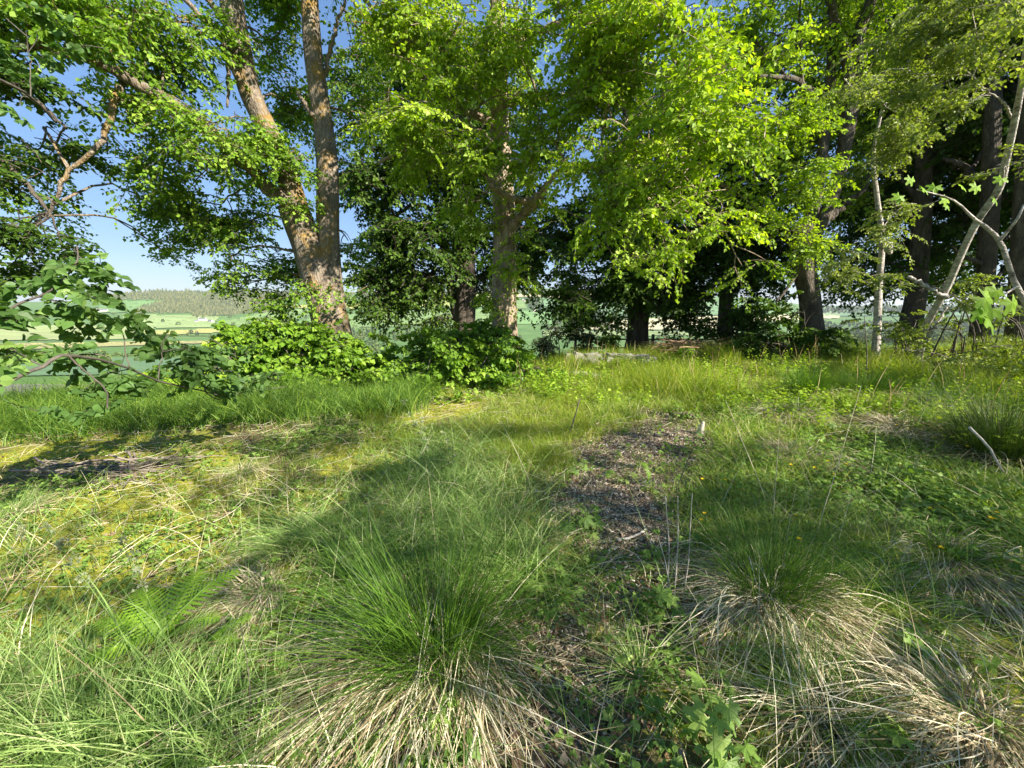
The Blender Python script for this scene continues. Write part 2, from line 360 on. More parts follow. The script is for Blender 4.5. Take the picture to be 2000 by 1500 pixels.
M_straw = leafmat('straw', [(0, (.16, .11, .06)), (.25, (.34, .26, .15)), (.55, (.55, .47, .30)), (1, (.80, .73, .54))], trans=.2, tcol=(1, .95, .7), gloss=.04)
M_herb = leafmat('herb_leaf', [(0, (.10, .18, .035)), (.6, (.19, .31, .055)), (1, (.33, .45, .11))], trans=.4, gloss=.05)
M_fern = leafmat('fern_leaf', [(0, (.2, .38, .03)), (1, (.36, .56, .06))], trans=.5, gloss=.03)
M_wood = leafmat('far_tree', [(0, (.05, .075, .03)), (.5, (.09, .13, .04)), (1, (.17, .21, .06))], trans=.1, gloss=0)
M_woodc = leafmat('far_conifer', [(0, (.05, .065, .03)), (.5, (.10, .115, .05)), (1, (.17, .17, .07))], trans=.05, gloss=0)
M_bark = barkmat('lime_bark', [(.3, (.07, .055, .04)), (.5, (.17, .13, .095)), (.72, (.30, .25, .19))], extra=((.25, .15, .035), .5))
M_bark2 = barkmat('grey_bark', [(.3, (.10, .07, .05)), (.5, (.30, .22, .15)), (.7, (.50, .41, .30))], scale=8, extra=((.16, .13, .06), .58))
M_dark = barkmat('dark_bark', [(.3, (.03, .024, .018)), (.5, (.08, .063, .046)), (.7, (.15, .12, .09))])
M_birch = barkmat('pale_bark', [(.34, (.10, .085, .07)), (.46, (.34, .30, .26)), (.72, (.7, .65, .58))], scale=9, bump=.5, stretch=2.2)
M_twig = plain('twig_wood', (.045, .038, .03), (.12, .10, .08), 14)
M_pale = plain('bleached_wood', (.30, .27, .23), (.55, .5, .44), 20)
M_chip = leafmat('chip', [(0, (.08, .055, .036)), (.5, (.24, .18, .12)), (.82, (.46, .37, .27)), (1, (.8, .72, .6))], trans=0, gloss=.03)
M_litter = leafmat('dead_leaf', [(0, (.10, .05, .03)), (.6, (.22, .13, .07)), (1, (.42, .33, .24))], trans=.15, gloss=.03)
M_yel = leafmat('petal', [(0, (.75, .5, .01)), (1, (.85, .62, .02))], trans=.3, tcol=(1, 1, .3), gloss=.08)
M_stone = plain('wall_stone', (.16, .145, .12), (.36, .34, .30), 7, bump=.6)
M_white = plain('white_wall', (.72, .70, .66), (.82, .80, .76), .5)
M_slate = plain('slate_roof', (.10, .10, .11), (.18, .18, .2), .6)
M_glass = plain('dark_window', (.03, .035, .04), (.05, .055, .06), 1, rough=.2)
M_post = plain('weathered_post', (.10, .08, .06), (.22, .19, .15), 12)

# ------------------------------------------------------------------ ground sheet
PATH = [gp(1090, 1420), gp(1150, 1230), gp(1225, 1100), gp(1215, 960), gp(1290, 860), gp(1330, 815)]; PW = [.14, .2, .34, .58, .66, .5]
def path_mask(x, y):
    d = np.full(np.shape(x), 9.)
    for (a, b, wa, wb) in zip(PATH[:-1], PATH[1:], PW[:-1], PW[1:]):
        ab = (b-a)[:2]; t = np.clip(((x-a[0])*ab[0]+(y-a[1])*ab[1])/(ab@ab), 0, 1)
        dd = np.hypot(x-a[0]-t*ab[0], y-a[1]-t*ab[1])-(wa+(wb-wa)*t); d = np.minimum(d, dd)
    d = d+.75*(fbm(x, y, 2.6, 41, 4)-.5)
    m = 1-sstep(-.3, .16, d)
    return m*(.6+.4*sstep(.38, .5, fbm(x, y, 4.5, 43, 3)+.12*m))
def moss_mask(x, y):
    m = sstep(.41, .57, fbm(x, y, 1.3, 50, 4)+.16*np.exp(-((x+2.0)**2+(y-2.9)**2)/4.5)-.08*(x > 1.2))
    return m*(1-sstep(7, 9, np.hypot(x, y)))
def ground_sheet():
    na = 1150; az = np.concatenate([np.linspace(-68, 68, 900), np.linspace(68, 292, 251)[1:-1]])*PI/180; na = len(az)
    r = [0.0, .3]
    while r[-1] < 9000: r.append(r[-1]*(1.0125 if r[-1] < 14 else 1.03 if r[-1] < 60 else 1.018)+ (.004 if r[-1] < 3 else 0))
    r = np.array(r[1:]); nr = len(r)
    X = r[:, None]*np.sin(az)[None]; Y = r[:, None]*np.cos(az)[None]; Z = ground(X, Y)
    nearw = (r < 12)[:, None]
    Z = Z+nearw*(.018*(noise(X, Y, 22, 3)-.5)+.012*(noise(X, Y, 48, 4)-.5))
    V = np.stack([X, Y, Z], -1); g = G()
    i = np.arange(nr-1)[:, None]*na; j = np.arange(na)[None]; j2 = (j+1) % na
    f = np.stack([i+j, i+na+j, i+na+j2, i+j2], -1).reshape(-1, 4)[:, ::-1]
    V = np.concatenate([V.reshape(-1, 3), [[0, 0, float(ground(0., 0.))]]])
    g.add(V, f, 0., True); c = len(V)-1
    g.f.append((np.stack([np.full(na, c), (np.arange(na)+1) % na, np.arange(na)], -1)[:, ::-1], True))
    m, nt, out = newmat('ground_soil')
    geo = nd(nt, 'ShaderNodeNewGeometry'); A = lambda n: nd(nt, 'ShaderNodeAttribute', attribute_name=n).outputs['Fac']
    def nz(s, d=6, r_=.65):
        n = nd(nt, 'ShaderNodeTexNoise', Scale=s, Detail=d, Roughness=r_); nt.links.new(geo.outputs['Position'], n.inputs['Vector']); return n.outputs[0]
    soil = ramp(nt, [(.3, (.05, .038, .025)), (.5, (.13, .11, .055)), (.62, (.14, .18, .045)), (.75, (.3, .26, .17))], nz(14, 8))
    chip = ramp(nt, [(.3, (.06, .045, .03)), (.5, (.16, .125, .09)), (.7, (.38, .32, .25))], nz(60, 4))
    moss = ramp(nt, [(.3, (.09, .11, .015)), (.5, (.24, .25, .03)), (.72, (.40, .36, .07))], nz(35, 6))
    far = ramp(nt, [(.3, (.07, .14, .035)), (.7, (.13, .22, .06))], nz(.02, 5))
    def mix(f_, a_, b_):
        x_ = nd(nt, 'ShaderNodeMixRGB'); nt.links.new(f_, x_.inputs[0]); nt.links.new(a_, x_.inputs[1]); nt.links.new(b_, x_.inputs[2]); return x_.outputs[0]
    c = mix(A('moss'), soil, moss); c = mix(A('chips'), c, chip); c = mix(A('far'), c, far)
    p = nd(nt, 'ShaderNodeBsdfPrincipled', Roughness=.95); p.inputs['Specular IOR Level'].default_value = .1; nt.links.new(c, p.inputs['Base Color'])
    b = nd(nt, 'ShaderNodeBump', Strength=.5, Distance=.01); nt.links.new(nz(70, 5), b.inputs['Height']); nt.links.new(b.outputs[0], p.inputs['Normal'])
    nt.links.new(p.outputs[0], out.inputs[0])
    o = g.build('ground', m); tag(o, kind='structure')
    for nm, fn in (('chips', path_mask), ('moss', moss_mask), ('far', lambda x, y: sstep(12, 20, np.hypot(x, y)))):
        a_ = o.data.attributes.new(nm, 'FLOAT', 'POINT'); a_.data.foreach_set('value', fn(V[:, 0], V[:, 1]).astype(np.float32))
    return o
ground_sheet()

# ------------------------------------------------------------------ valley: fields, track, woods, hedges, farms
def sheet(name, quad, c1, c2, scale=.03, nu=60, nv=14, lift=.5, pad=.0):
    q = np.array(quad, float); u, v = np.meshgrid(np.linspace(0, 1, nu), np.linspace(0, 1, nv))
    u = u.ravel()[:, None]; v = v.ravel()[:, None]
    pix = (q[0]*(1-u)+q[1]*u)*(1-v)+(q[3]*(1-u)+q[2]*u)*v
    P, ok = hit(pix[:, 0], pix[:, 1]); P = P.reshape(nv, nu, 3); ok = ok.reshape(nv, nu)
    def up(a, ax, k=3):
        n = a.shape[ax]; t = np.linspace(0, n-1, (n-1)*k+1); i = np.minimum(t.astype(int), n-2); f = (t-i).reshape([-1 if q == ax else 1 for q in range(a.ndim)])
        return np.take(a, i, ax)*(1-f)+np.take(a, i+1, ax)*f
    P = up(up(P, 0), 1); ok = up(up(ok.astype(float), 0), 1) > .99; nv, nu = ok.shape; P = P.reshape(-1, 3); ok = ok.ravel()
    r = np.hypot(P[:, 0], P[:, 1]); P[:, 2] = ground(P[:, 0], P[:, 1])+lift*1.6*np.clip(r/500, .15, 4)
    g = G(); i = np.arange(nv-1)[:, None]*nu; j = np.arange(nu-1)[None]
    f = np.stack([i+j, i+j+1, i+nu+j+1, i+nu+j], -1).reshape(-1, 4)
    okf = ok[f].all(1)
    if not okf.any(): return
    g.add(P, f[okf], 0., True)
    return g.build(name, fieldmat(name+'_soil', c1, c2, scale), None, dict(kind='structure'))
gA, gB = (.14, .23, .055), (.19, .29, .075)
fields = [
 ([(-60, 752), (330, 752), (420, 790), (-60, 792)], (.15, .13, .12), (.25, .22, .20), 1.2),                 # bare earth
 ([(-80, 702), (460, 700), (460, 728), (-80, 738)], (.08, .16, .06), (.11, .2, .08), .4),
 ([(-80, 674), (470, 666), (470, 669), (-80, 688)], (.30, .29, .09), (.36, .32, .12), .05),
 ([(-80, 640), (300, 636), (300, 662), (-80, 668)], (.26, .32, .10), (.32, .36, .14), .03),
 ([(200, 590), (330, 588), (262, 612), (190, 612)], gA, (.13, .26, .08), .02),
 ([(240, 616), (430, 618), (410, 640), (240, 642)], (.22, .30, .10), (.26, .34, .12), .02),
 ([(270, 649), (478, 640), (440, 650), (290, 656)], (.40, .36, .09), (.32, .34, .10), .03),
 ([(420, 632), (560, 604), (640, 606), (470, 660)], gA, gB, .02),
 ([(480, 662), (650, 610), (760, 612), (640, 672)], (.13, .25, .06), gB, .02),
 ([(540, 598), (720, 592), (760, 604), (560, 602)], (.46, .40, .09), (.38, .38, .12), .03),
 ([(650, 612), (960, 606), (960, 636), (650, 640)], gA, gB, .02),
 ([(760, 578), (960, 576), (960, 598), (760, 600)], (.40, .42, .10), (.30, .38, .10), .02),
 ([(1000, 574), (1170, 574), (1200, 583), (1000, 582)], (.42, .37, .22), (.50, .43, .27), .02),
 ([(1060, 585), (1200, 586), (1200, 608), (1065, 608)], (.12, .22, .08), (.15, .26, .10), .02),
 ([(990, 586), (1020, 586), (1030, 604), (990, 604)], gA, gB, .02),
 ([(990, 609), (1130, 611), (1100, 634), (990, 634)], (.14, .27, .07), (.17, .31, .09), .02),
 ([(1150, 626), (1420, 618), (1420, 645), (1120, 644)], (.45, .40, .22), (.56, .50, .30), .012),
 ([(1200, 590), (1520, 592), (1520, 616), (1200, 616)], (.12, .22, .08), (.15, .26, .10), .02),
 ([(1060, 647), (1440, 647), (1440, 656), (1060, 657)], (.20, .27, .09), (.24, .30, .11), .02),
 ([(1240, 682), (1420, 682), (1420, 694), (1240, 694)], (.10, .18, .11), (.13, .21, .13), .02),
 ([(1420, 620), (1640, 612), (1640, 622), (1420, 634)], (.45, .40, .22), (.50, .44, .28), .012),
 ([(1560, 608), (1900, 608), (1900, 618), (1560, 618)], (.12, .24, .10), (.15, .26, .12), .02),
 ([(1640, 598), (2100, 598), (2100, 601.5), (1640, 601.5)], (.10, .17, .08), (.14, .20, .10), .01),
]
for i, (q, c1, c2, sc) in enumerate(fields): sheet('bare_field' if i == 0 else 'field', q, c1, c2, sc, lift=.5 if i else .3)
# the pale farm track climbing the far slope
def track(pts, w, name='farm_track'):
    p = np.array(pts, float); t = np.linspace(0, len(p)-1, 60); c = np.stack([np.interp(t, range(len(p)), p[:, k]) for k in (0, 1)], -1)
    P, ok = hit(c[:, 0], c[:, 1]); T = unit(np.gradient(P, axis=0)); s = np.stack([T[:, 1], -T[:, 0], 0*T[:, 0]], -1)
    P[:, 2] += 1.6; g = G(); V = np.stack([P-s*w, P+s*w], 1); i = np.arange(59)*2
    g.add(V, np.stack([i, i+1, i+3, i+2], -1), 0., True); g.build(name, plain('track_gravel', (.42, .36, .28), (.55, .48, .38), .2), None, dict(kind='structure'))
track([(1030, 633), (1038, 618), (1046, 604), (1044, 600)], 3.2); track([(1030, 593), (1024, 588), (1018, 583)], 3.0)

def wood(name, label, quad, n, h, mat, conifer=True, cat='woodland'):
    q = np.array(quad, float); u = rng.random((n, 1)); v = rng.random((n, 1))
    pix = (q[0]*(1-u)+q[1]*u)*(1-v)+(q[3]*(1-u)+q[2]*u)*v
    P, ok = hit(pix[:, 0], pix[:, 1]); P = P[ok]; n = len(P); H = h*rng.uniform(.6, 1.25, n); g = G()
    if conifer:
        for lv, (z0, z1, rr) in enumerate([(.08, .55, .24), (.32, .8, .19), (.6, 1.05, .12)]):
            a = np.linspace(0, 2*PI, 6, endpoint=False)[None]+rng.random((n, 1))*6
            rad = H[:, None]*rr*rng.uniform(.6, 1.3, (n, 6))
            ring = np.stack([P[:, :1]+rad*np.cos(a), P[:, 1:2]+rad*np.sin(a), P[:, 2:]+H[:, None]*z0+0*a], -1)
            top = (P+np.stack([0*H, 0*H, H*z1], -1))[:, None]; V = np.concatenate([ring, top], 1)
            k = np.arange(6); tf = np.stack([k, (k+1) % 6, np.full(6, 6)], -1)
            g.add(V, (tf[None]+np.arange(n)[:, None, None]*7).reshape(-1, 3), np.repeat(rng.random(n), 7))
    else:
        m = 26   # leafy tufts per crown, each a small tilted pentagon
        c = np.repeat(P+np.stack([0*H, 0*H, H*.55], -1), m, 0); o = randu(n*m)*np.repeat(H, m)[:, None]*np.array([.38, .38, .42])*rng.uniform(.75, 1.05, (n*m, 1)); c = c+o
        A = unit(rng.normal(size=(n*m, 3))); leaves(g, 'simple', c-A*np.repeat(H, m)[:, None]*.15, A, unit(o+rng.normal(size=o.shape)*.4*np.linalg.norm(o, axis=1, keepdims=True)), np.repeat(H, m)*.42, np.clip(np.repeat(rng.random(n), m)*.6+rng.random(n*m)*.4, 0, 1))
        t = P[:, None]+np.array([0, 0, 1.])*np.linspace(0, .5, 2)[None, :, None]*H[:, None, None]; tubes(g, t, H[:, None]*.03, 4, 0.)
    return g.build(name, mat, None, dict(label=label, cat=cat, kind='stuff'))
wood('conifer_wood', 'conifer forest along the crest of the left hill', [(180, 569.5), (700, 573), (640, 586), (200, 586)], 2600, 13, M_woodc)
wood('conifer_wood', 'wedge of pine forest above the white farm on the left slope', [(330, 588), (560, 585), (545, 612), (255, 612)], 2600, 14, M_woodc)
wood('conifer_wood', 'lower edge of the pine forest right behind the white farm', [(370, 606), (520, 600), (500, 612), (380, 622)], 500, 13, M_woodc)
wood('conifer_wood', 'dark forest strip on the skyline between the centre trunks', [(700, 570), (1230, 568), (1230, 574), (700, 578)], 1700, 12, M_woodc)
wood('broadleaf_wood', 'tree belt running down beside the pale track', [(1022, 584), (1050, 584), (1065, 608), (1038, 606)], 110, 11, M_wood, False)
wood('broadleaf_wood', 'round leafy trees in the valley behind the dark bushes', [(1110, 620), (1180, 612), (1190, 640), (1050, 650)], 200, 11, M_wood, False)
wood('broadleaf_wood', 'trees in the valley under the green left fields', [(430, 668), (760, 660), (760, 690), (430, 694)], 260, 8, M_wood, False)
wood('broadleaf_wood', 'trees on the slope seen between the two left trunks', [(640, 644), (980, 640), (980, 668), (640, 668)], 300, 9, M_wood, False)
wood('young_plantation', 'young conifer plantation below the cream field', [(1240, 664), (1560, 662), (1560, 680), (1240, 682)], 3000, 3.2, M_woodc)
wood('broadleaf_wood', 'deep green valley wood seen right of the forked tree', [(1600, 630), (1960, 628), (1960, 672), (1600, 672)], 900, 9, M_wood, False)
wood('conifer_wood', 'blue distant forest on the low right horizon', [(1600, 602), (2060, 600), (2060, 612), (1600, 614)], 900, 16, M_woodc)
wood('field_trees', 'single round trees scattered along the far field edges', [(180, 592), (1500, 590), (1500, 668), (180, 668)], 150, 9, M_wood, False)
wood('field_trees', 'scattered bushes beyond the left field edge', [(-60, 690), (480, 690), (480, 712), (-60, 712)], 60, 3.5, M_wood, False)
def hedge(label, a, b, n, h=2.6):
    u = np.linspace(0, 1, n)[:, None]; pix = np.array(a)*(1-u)+np.array(b)*u; P, ok = hit(pix[:, 0], pix[:, 1])
    # step along the ground, ragged tufts
    m = 14; H = h*rng.uniform(.6, 1.3, n)*np.where(rng.random(n) < .07, 2.4, 1); c = np.repeat(P, m, 0); Hm = np.repeat(H, m)
    step = np.linalg.norm(P[1]-P[0]); o = np.stack([rng.uniform(-.6, .6, n*m)*step+rng.normal(size=n*m)*.4, rng.uniform(-1, 1, n*m)*1.2, rng.random(n*m)*Hm], -1)
    g = G(); leaves(g, 'simple', c+o, randu(n*m), randu(n*m), Hm*.6, rng.random(n*m))
    g.build('hedgerow', M_wood, None, dict(label=label, cat='hedge', group='hedgerows across the valley'))
hedge('hedge under the dark green field right of the track', (1062, 609.5), (1200, 609.5), 90)
hedge('hedge along the foot of the cream field', (1120, 646), (1440, 646), 170)
hedge('hedge above the cream field on the far slope', (1180, 617.5), (1520, 617.5), 160, 3)
hedge('hedge under the pale strip below the crest', (1000, 584), (1200, 585), 100, 3)
hedge('hedge between the yellow strip and the lower fields on the left', (240, 657), (440, 657), 90)
hedge('hedge along the top of the left crop field', (-60, 697), (460, 695), 170, 2.2)
hedge('hedge across the green field between the trunks', (650, 641), (960, 638), 150)

def house(label, px, py, w, d, h, rot, nwin=4, chim=2):
    P, _ = hit([px], [py]); P = P[0]; r = thing('farm_building', label, 'farm building', P, 'farm buildings across the valley'); r.rotation_euler = (0, 0, rot)
    def box(g, x0, x1, y0, y1, z0, z1):
        v = np.array([[x, y, z] for x in (x0, x1) for y in (y0, y1) for z in (z0, z1)], float)
        g.add(v, [[0, 1, 3, 2], [4, 6, 7, 5], [0, 4, 5, 1], [2, 3, 7, 6], [0, 2, 6, 4], [1, 5, 7, 3]], 0.)
    def add(g, n, m, par=r):
        o = g.build(n, m); o.parent = par; return o
    g = G(); rh = d*.42; v = np.array([[-w/2, -d/2, -2], [w/2, -d/2, -2], [w/2, d/2, -2], [-w/2, d/2, -2], [-w/2, -d/2, h], [w/2, -d/2, h], [w/2, d/2, h], [-w/2, d/2, h], [-w/2, 0, h+rh], [w/2, 0, h+rh]], float)
    g.add(v, [[0, 1, 5, 4], [2, 3, 7, 6], [0, 3, 2, 1]], 0.); g.f.append((np.array([[1, 2, 6, 9, 5], [3, 0, 4, 8, 7]]), False)); add(g, 'wall', M_white)
    g = G(); o = .4; v = np.array([[-w/2-o, -d/2-o, h-.2], [w/2+o, -d/2-o, h-.2], [w/2+o, 0, h+rh+.25], [-w/2-o, 0, h+rh+.25], [w/2+o, d/2+o, h-.2], [-w/2-o, d/2+o, h-.2]], float)
    v2 = v-np.array([0, 0, .22]); g.add(np.concatenate([v, v2]), [[0, 1, 2, 3], [3, 2, 4, 5], [9, 8, 7, 6], [11, 10, 8, 9], [0, 6, 7, 1], [5, 4, 10, 11], [0, 3, 9, 6], [1, 7, 8, 2], [3, 5, 11, 9], [2, 8, 10, 4]], 0.); ro = add(g, 'roof', M_slate)
    for k in range(chim):
        g = G(); cx = (-w/2+1) if k == 0 else (w/2-1); box(g, cx-.6, cx+.6, -.5, .5, h+rh-.8, h+rh+1.8); add(g, 'chimney', M_white, ro)
    for k in range(nwin):
        g = G(); cx = -w/2+(k+.5)*w/nwin; box(g, cx-.6, cx+.6, -d/2-.08, -d/2+.02, h*.35, h*.35+1.5); add(g, 'window', M_glass)
house('long white farmhouse with two chimneys in front of the pine wedge', 396, 628, 20, 8, 5.5, .15)
house('low white barn touching the right end of the chimneyed farmhouse', 412, 629, 14, 9, 3.6, -.3, 2, 0)
house('small white shed furthest left of the white farm group', 384, 629, 8, 6, 3.5, .6, 1, 0)
house('faint pale house higher up at the far left of the valley', 200, 610, 26, 9, 5, .3, 4, 1)
house('white gabled cottage beside the round valley trees', 1082, 646, 8, 6, 4, 1.2, 2, 1)
house('grey roofed shed at the edge of the cream field', 1366, 641, 18, 9, 3.4, .2, 2, 0)

# ------------------------------------------------------------------ trees
def L(pn, *pts):                                                # points (px, py, Y, radius m)
    return (pn, [tuple(at(p[0], p[1], p[2]))+(p[3],) for p in pts])
def LB(pn, base, *pts):
    b = gp(*base[:2]) if len(base) == 3 else np.array([*at(base[0], base[1], base[2])[:2], 0])
    if len(base) == 4: b[2] = float(ground(b[0], b[1]))-.1
    return (pn, [tuple(b)+(base[-1],)]+L(pn, *pts)[1])
bp = blob_px

# 1 double-stemmed lime, left
tree('lime_tree', 'thick double-stemmed tree left of centre with orange lichened bark',
 [LB('trunk', (655, 740, 8.0, .50), (648, 640, 8.0, .42), (628, 560, 8.0, .42), (598, 470, 8.0, .38), (572, 400, 8.0, .33)),
  L('trunk', (655, 640, 8.05, .3), (645, 520, 8.0, .26), (641, 420, 8.0, .26), (640, 320, 8.0, .23), (628, 220, 8.0, .22), (612, 100, 7.9, .19), (604, -30, 7.9, .17), (598, -260, 7.8, .12), (590, -600, 7.8, .05)),
  L('trunk', (585, 420, 8.0, .26), (560, 340, 7.9, .24), (520, 250, 7.8, .23), (488, 180, 7.7, .23), (468, 90, 7.6, .22), (452, 0, 7.5, .21), (430, -200, 7.5, .15), (400, -500, 7.5, .05)),
  L('limb', (575, 410, 7.9, .22), (500, 340, 7.6, .14), (430, 280, 7.2, .11), (370, 225, 6.8, .10), (290, 175, 6.4, .09), (200, 130, 6.1, .08), (100, 95, 5.8, .065), (20, 95, 5.5, .05)),
  L('limb', (572, 375, 7.9, .12), (560, 350, 7.8, .09), (535, 320, 7.8, .07), (480, 280, 7.6, .04)),
  L('limb', (488, 190, 7.7, .10), (440, 100, 7.4, .08), (425, 60, 7.3, .07), (380, 20, 7.1, .05), (330, -40, 7, .04)),
  L('limb', (478, 120, 7.6, .09), (455, 60, 7.5, .07), (400, -10, 7.3, .05)),
  L('limb', (645, 250, 8.0, .09), (615, 230, 7.9, .06), (580, 180, 7.8, .045)),
  L('limb', (630, 160, 8.0, .06), (655, 60, 8, .04), (680, -20, 8, .03)),
  L('limb', (240, 160, 6.3, .06), (205, 260, 6.1, .045), (195, 285, 6.0, .04), (135, 330, 5.9, .035), (118, 370, 5.8, .03), (100, 410, 5.8, .025), (60, 440, 5.6, .02), (20, 490, 5.4, .012)),
  L('limb', (445, 95, 7.45, .05), (446, 140, 7.45, .04), (444, 210, 7.4, .02))],
 [bp(40, 10, 5.6, 120, 50, .8, 1.2), bp(230, 20, 6.6, 110, 50, .8), bp(90, 260, 6.5, 80, 50, .7, .8), bp(60, 380, 6.6, 70, 40, .6, .7), bp(210, 300, 7, 50, 40, .6, .5), bp(570, 230, 8.9, 30, 60, .3, .9), bp(700, 250, 9.2, 40, 80, .7, .5), bp(680, 470, 9, 30, 60, .5, .4), bp(480, 440, 8.3, 80, 50, .7, .8), bp(330, 500, 8.6, 40, 18, .4, .5), bp(420, 560, 8.6, 80, 18, .5, .4), bp(420, 240, 7.0, 110, 50, .8, 1.3), bp(500, 310, 7.5, 80, 50, .6, 1.4), bp(330, 130, 6.9, 90, 50, .7, .9), bp(160, 40, 6.0, 130, 40, .7, .9), bp(340, 50, 7, 90, 60, .8),
  bp(250, 225, 6.9, 70, 35, .6, .8), bp(340, 300, 7.4, 110, 60, .8, .9), bp(430, 400, 8.0, 110, 60, .8, .8), bp(360, 440, 8.2, 70, 60, .6, .5), bp(450, 500, 8.4, 120, 50, .8, .8), bp(345, 365, 7.8, 40, 50, .4, .5),
  bp(520, 550, 8.6, 110, 40, .8, .7), bp(550, 110, 8.9, 45, 100, .3, .9), bp(560, 300, 7.9, 30, 45, .25, .9), bp(540, 20, 8.9, 40, 60, .3), bp(590, 400, 7.5, 25, 35, .2, .9), bp(600, 540, 7.5, 25, 35, .3, .8), bp(648, 560, 7.45, 22, 25, .25, .8),
  bp(700, 60, 8.6, 60, 80, .7, .8), bp(400, -150, 7.5, 220, 100, 1.3, .6), bp(650, -180, 8, 200, 100, 1.3, .6), bp(130, -60, 6, 180, 80, 1.2, .7)],
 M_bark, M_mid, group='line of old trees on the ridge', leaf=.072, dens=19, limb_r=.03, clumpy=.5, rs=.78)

# 2 centre lime, brightest crown
tree('lime_tree', 'centre tree with the brightest sunlit crown above a bare grey trunk',
 [LB('trunk', (988, 745, 8.2, .46), (985, 650, 8.2, .31), (984, 560, 8.2, .28), (986, 480, 8.2, .27), (984, 400, 8.2, .25), (976, 280, 8.2, .22), (974, 180, 8.2, .20), (973, 80, 8.1, .17), (970, -20, 8.1, .14), (968, -400, 8, .06)),
  L('limb', (990, 450, 8.1, .12), (1015, 425, 8.0, .11), (1050, 385, 7.7, .08), (1080, 345, 7.4, .06), (1130, 320, 7.1, .045), (1190, 330, 6.9, .03)),
  L('limb', (1040, 398, 7.9, .08), (1000, 385, 7.3, .06), (965, 368, 6.9, .05), (958, 355, 6.8, .05)),
  L('limb', (985, 200, 8.1, .1), (1040, 195, 7.6, .07), (1110, 183, 7.2, .05), (1140, 150, 7, .045), (1160, 118, 6.8, .04), (1210, 115, 6.5, .03)),
  L('limb', (975, 100, 8.1, .1), (1060, 60, 7.6, .07), (1150, 20, 7.0, .05), (1280, -30, 6.4, .04)),
  L('limb', (975, 250, 8.1, .09), (860, 180, 7.6, .06), (790, 100, 7.3, .05), (740, 40, 7.2, .04), (705, -20, 7.1, .03)),
  L('limb', (978, 300, 8.1, .09), (900, 240, 7.6, .06), (820, 260, 7.2, .04), (740, 320, 7.2, .03))],
 [bp(800, 90, 7.1, 100, 80, 1, 1.1), bp(900, 60, 7.1, 100, 80, 1, 1.1), bp(1020, 70, 6.9, 110, 80, 1, 1.1), bp(790, 210, 6.8, 110, 60, .9, 1.2), bp(870, 275, 6.7, 100, 55, .8, 1.2), bp(960, 190, 7.0, 90, 50, .8, .6),
  bp(1060, 260, 6.9, 90, 60, .8, 1.0), bp(930, 320, 7.0, 90, 45, .6, .9), bp(1130, 60, 6.2, 100, 80, 1, 1.1), bp(1230, 70, 5.7, 100, 90, 1, 1.2), bp(1190, 190, 5.9, 90, 80, .9, 1.1), bp(1290, 220, 5.6, 120, 90, 1, 1.2),
  bp(1160, 300, 6.3, 90, 60, .8, 1.0), bp(1270, 350, 5.8, 120, 70, .9, 1.1), bp(1370, 180, 6.0, 90, 90, 1, 1), bp(1370, 320, 6.0, 80, 80, 1, 1), bp(1190, 400, 6.4, 60, 40, .7, .8), bp(1300, 440, 6.2, 70, 40, .7, .6), bp(1380, 450, 6.6, 60, 50, .7, .6),
  bp(1350, 60, 5.9, 110, 90, 1, 1.1), bp(1450, 250, 7.2, 50, 60, .7, .7), bp(1440, 390, 7.4, 50, 50, .6, .7), bp(1230, 510, 6.4, 35, 20, .3, .4), bp(1450, 520, 7.6, 50, 30, .5, .5), bp(1020, 450, 8.0, 45, 40, .4, .4), bp(1000, 500, 7.75, 30, 30, .25, 1.3), bp(960, 430, 7.8, 25, 30, .25, 1.2), bp(965, 610, 7.75, 25, 25, .2, 1), bp(1060, 400, 7.9, 45, 40, .4, .5), bp(950, 570, 7.8, 30, 25, .2, .3),
  bp(900, -130, 7, 220, 90, 1.4, .6), bp(1250, -130, 6.2, 250, 90, 1.4, .6), bp(940, 380, 7.4, 60, 40, .5, .6)],
 M_bark2, M_lime, group='line of old trees on the ridge', leaf=.074, dens=16.5, limb_r=.03, clumpy=.42, rs=.84)

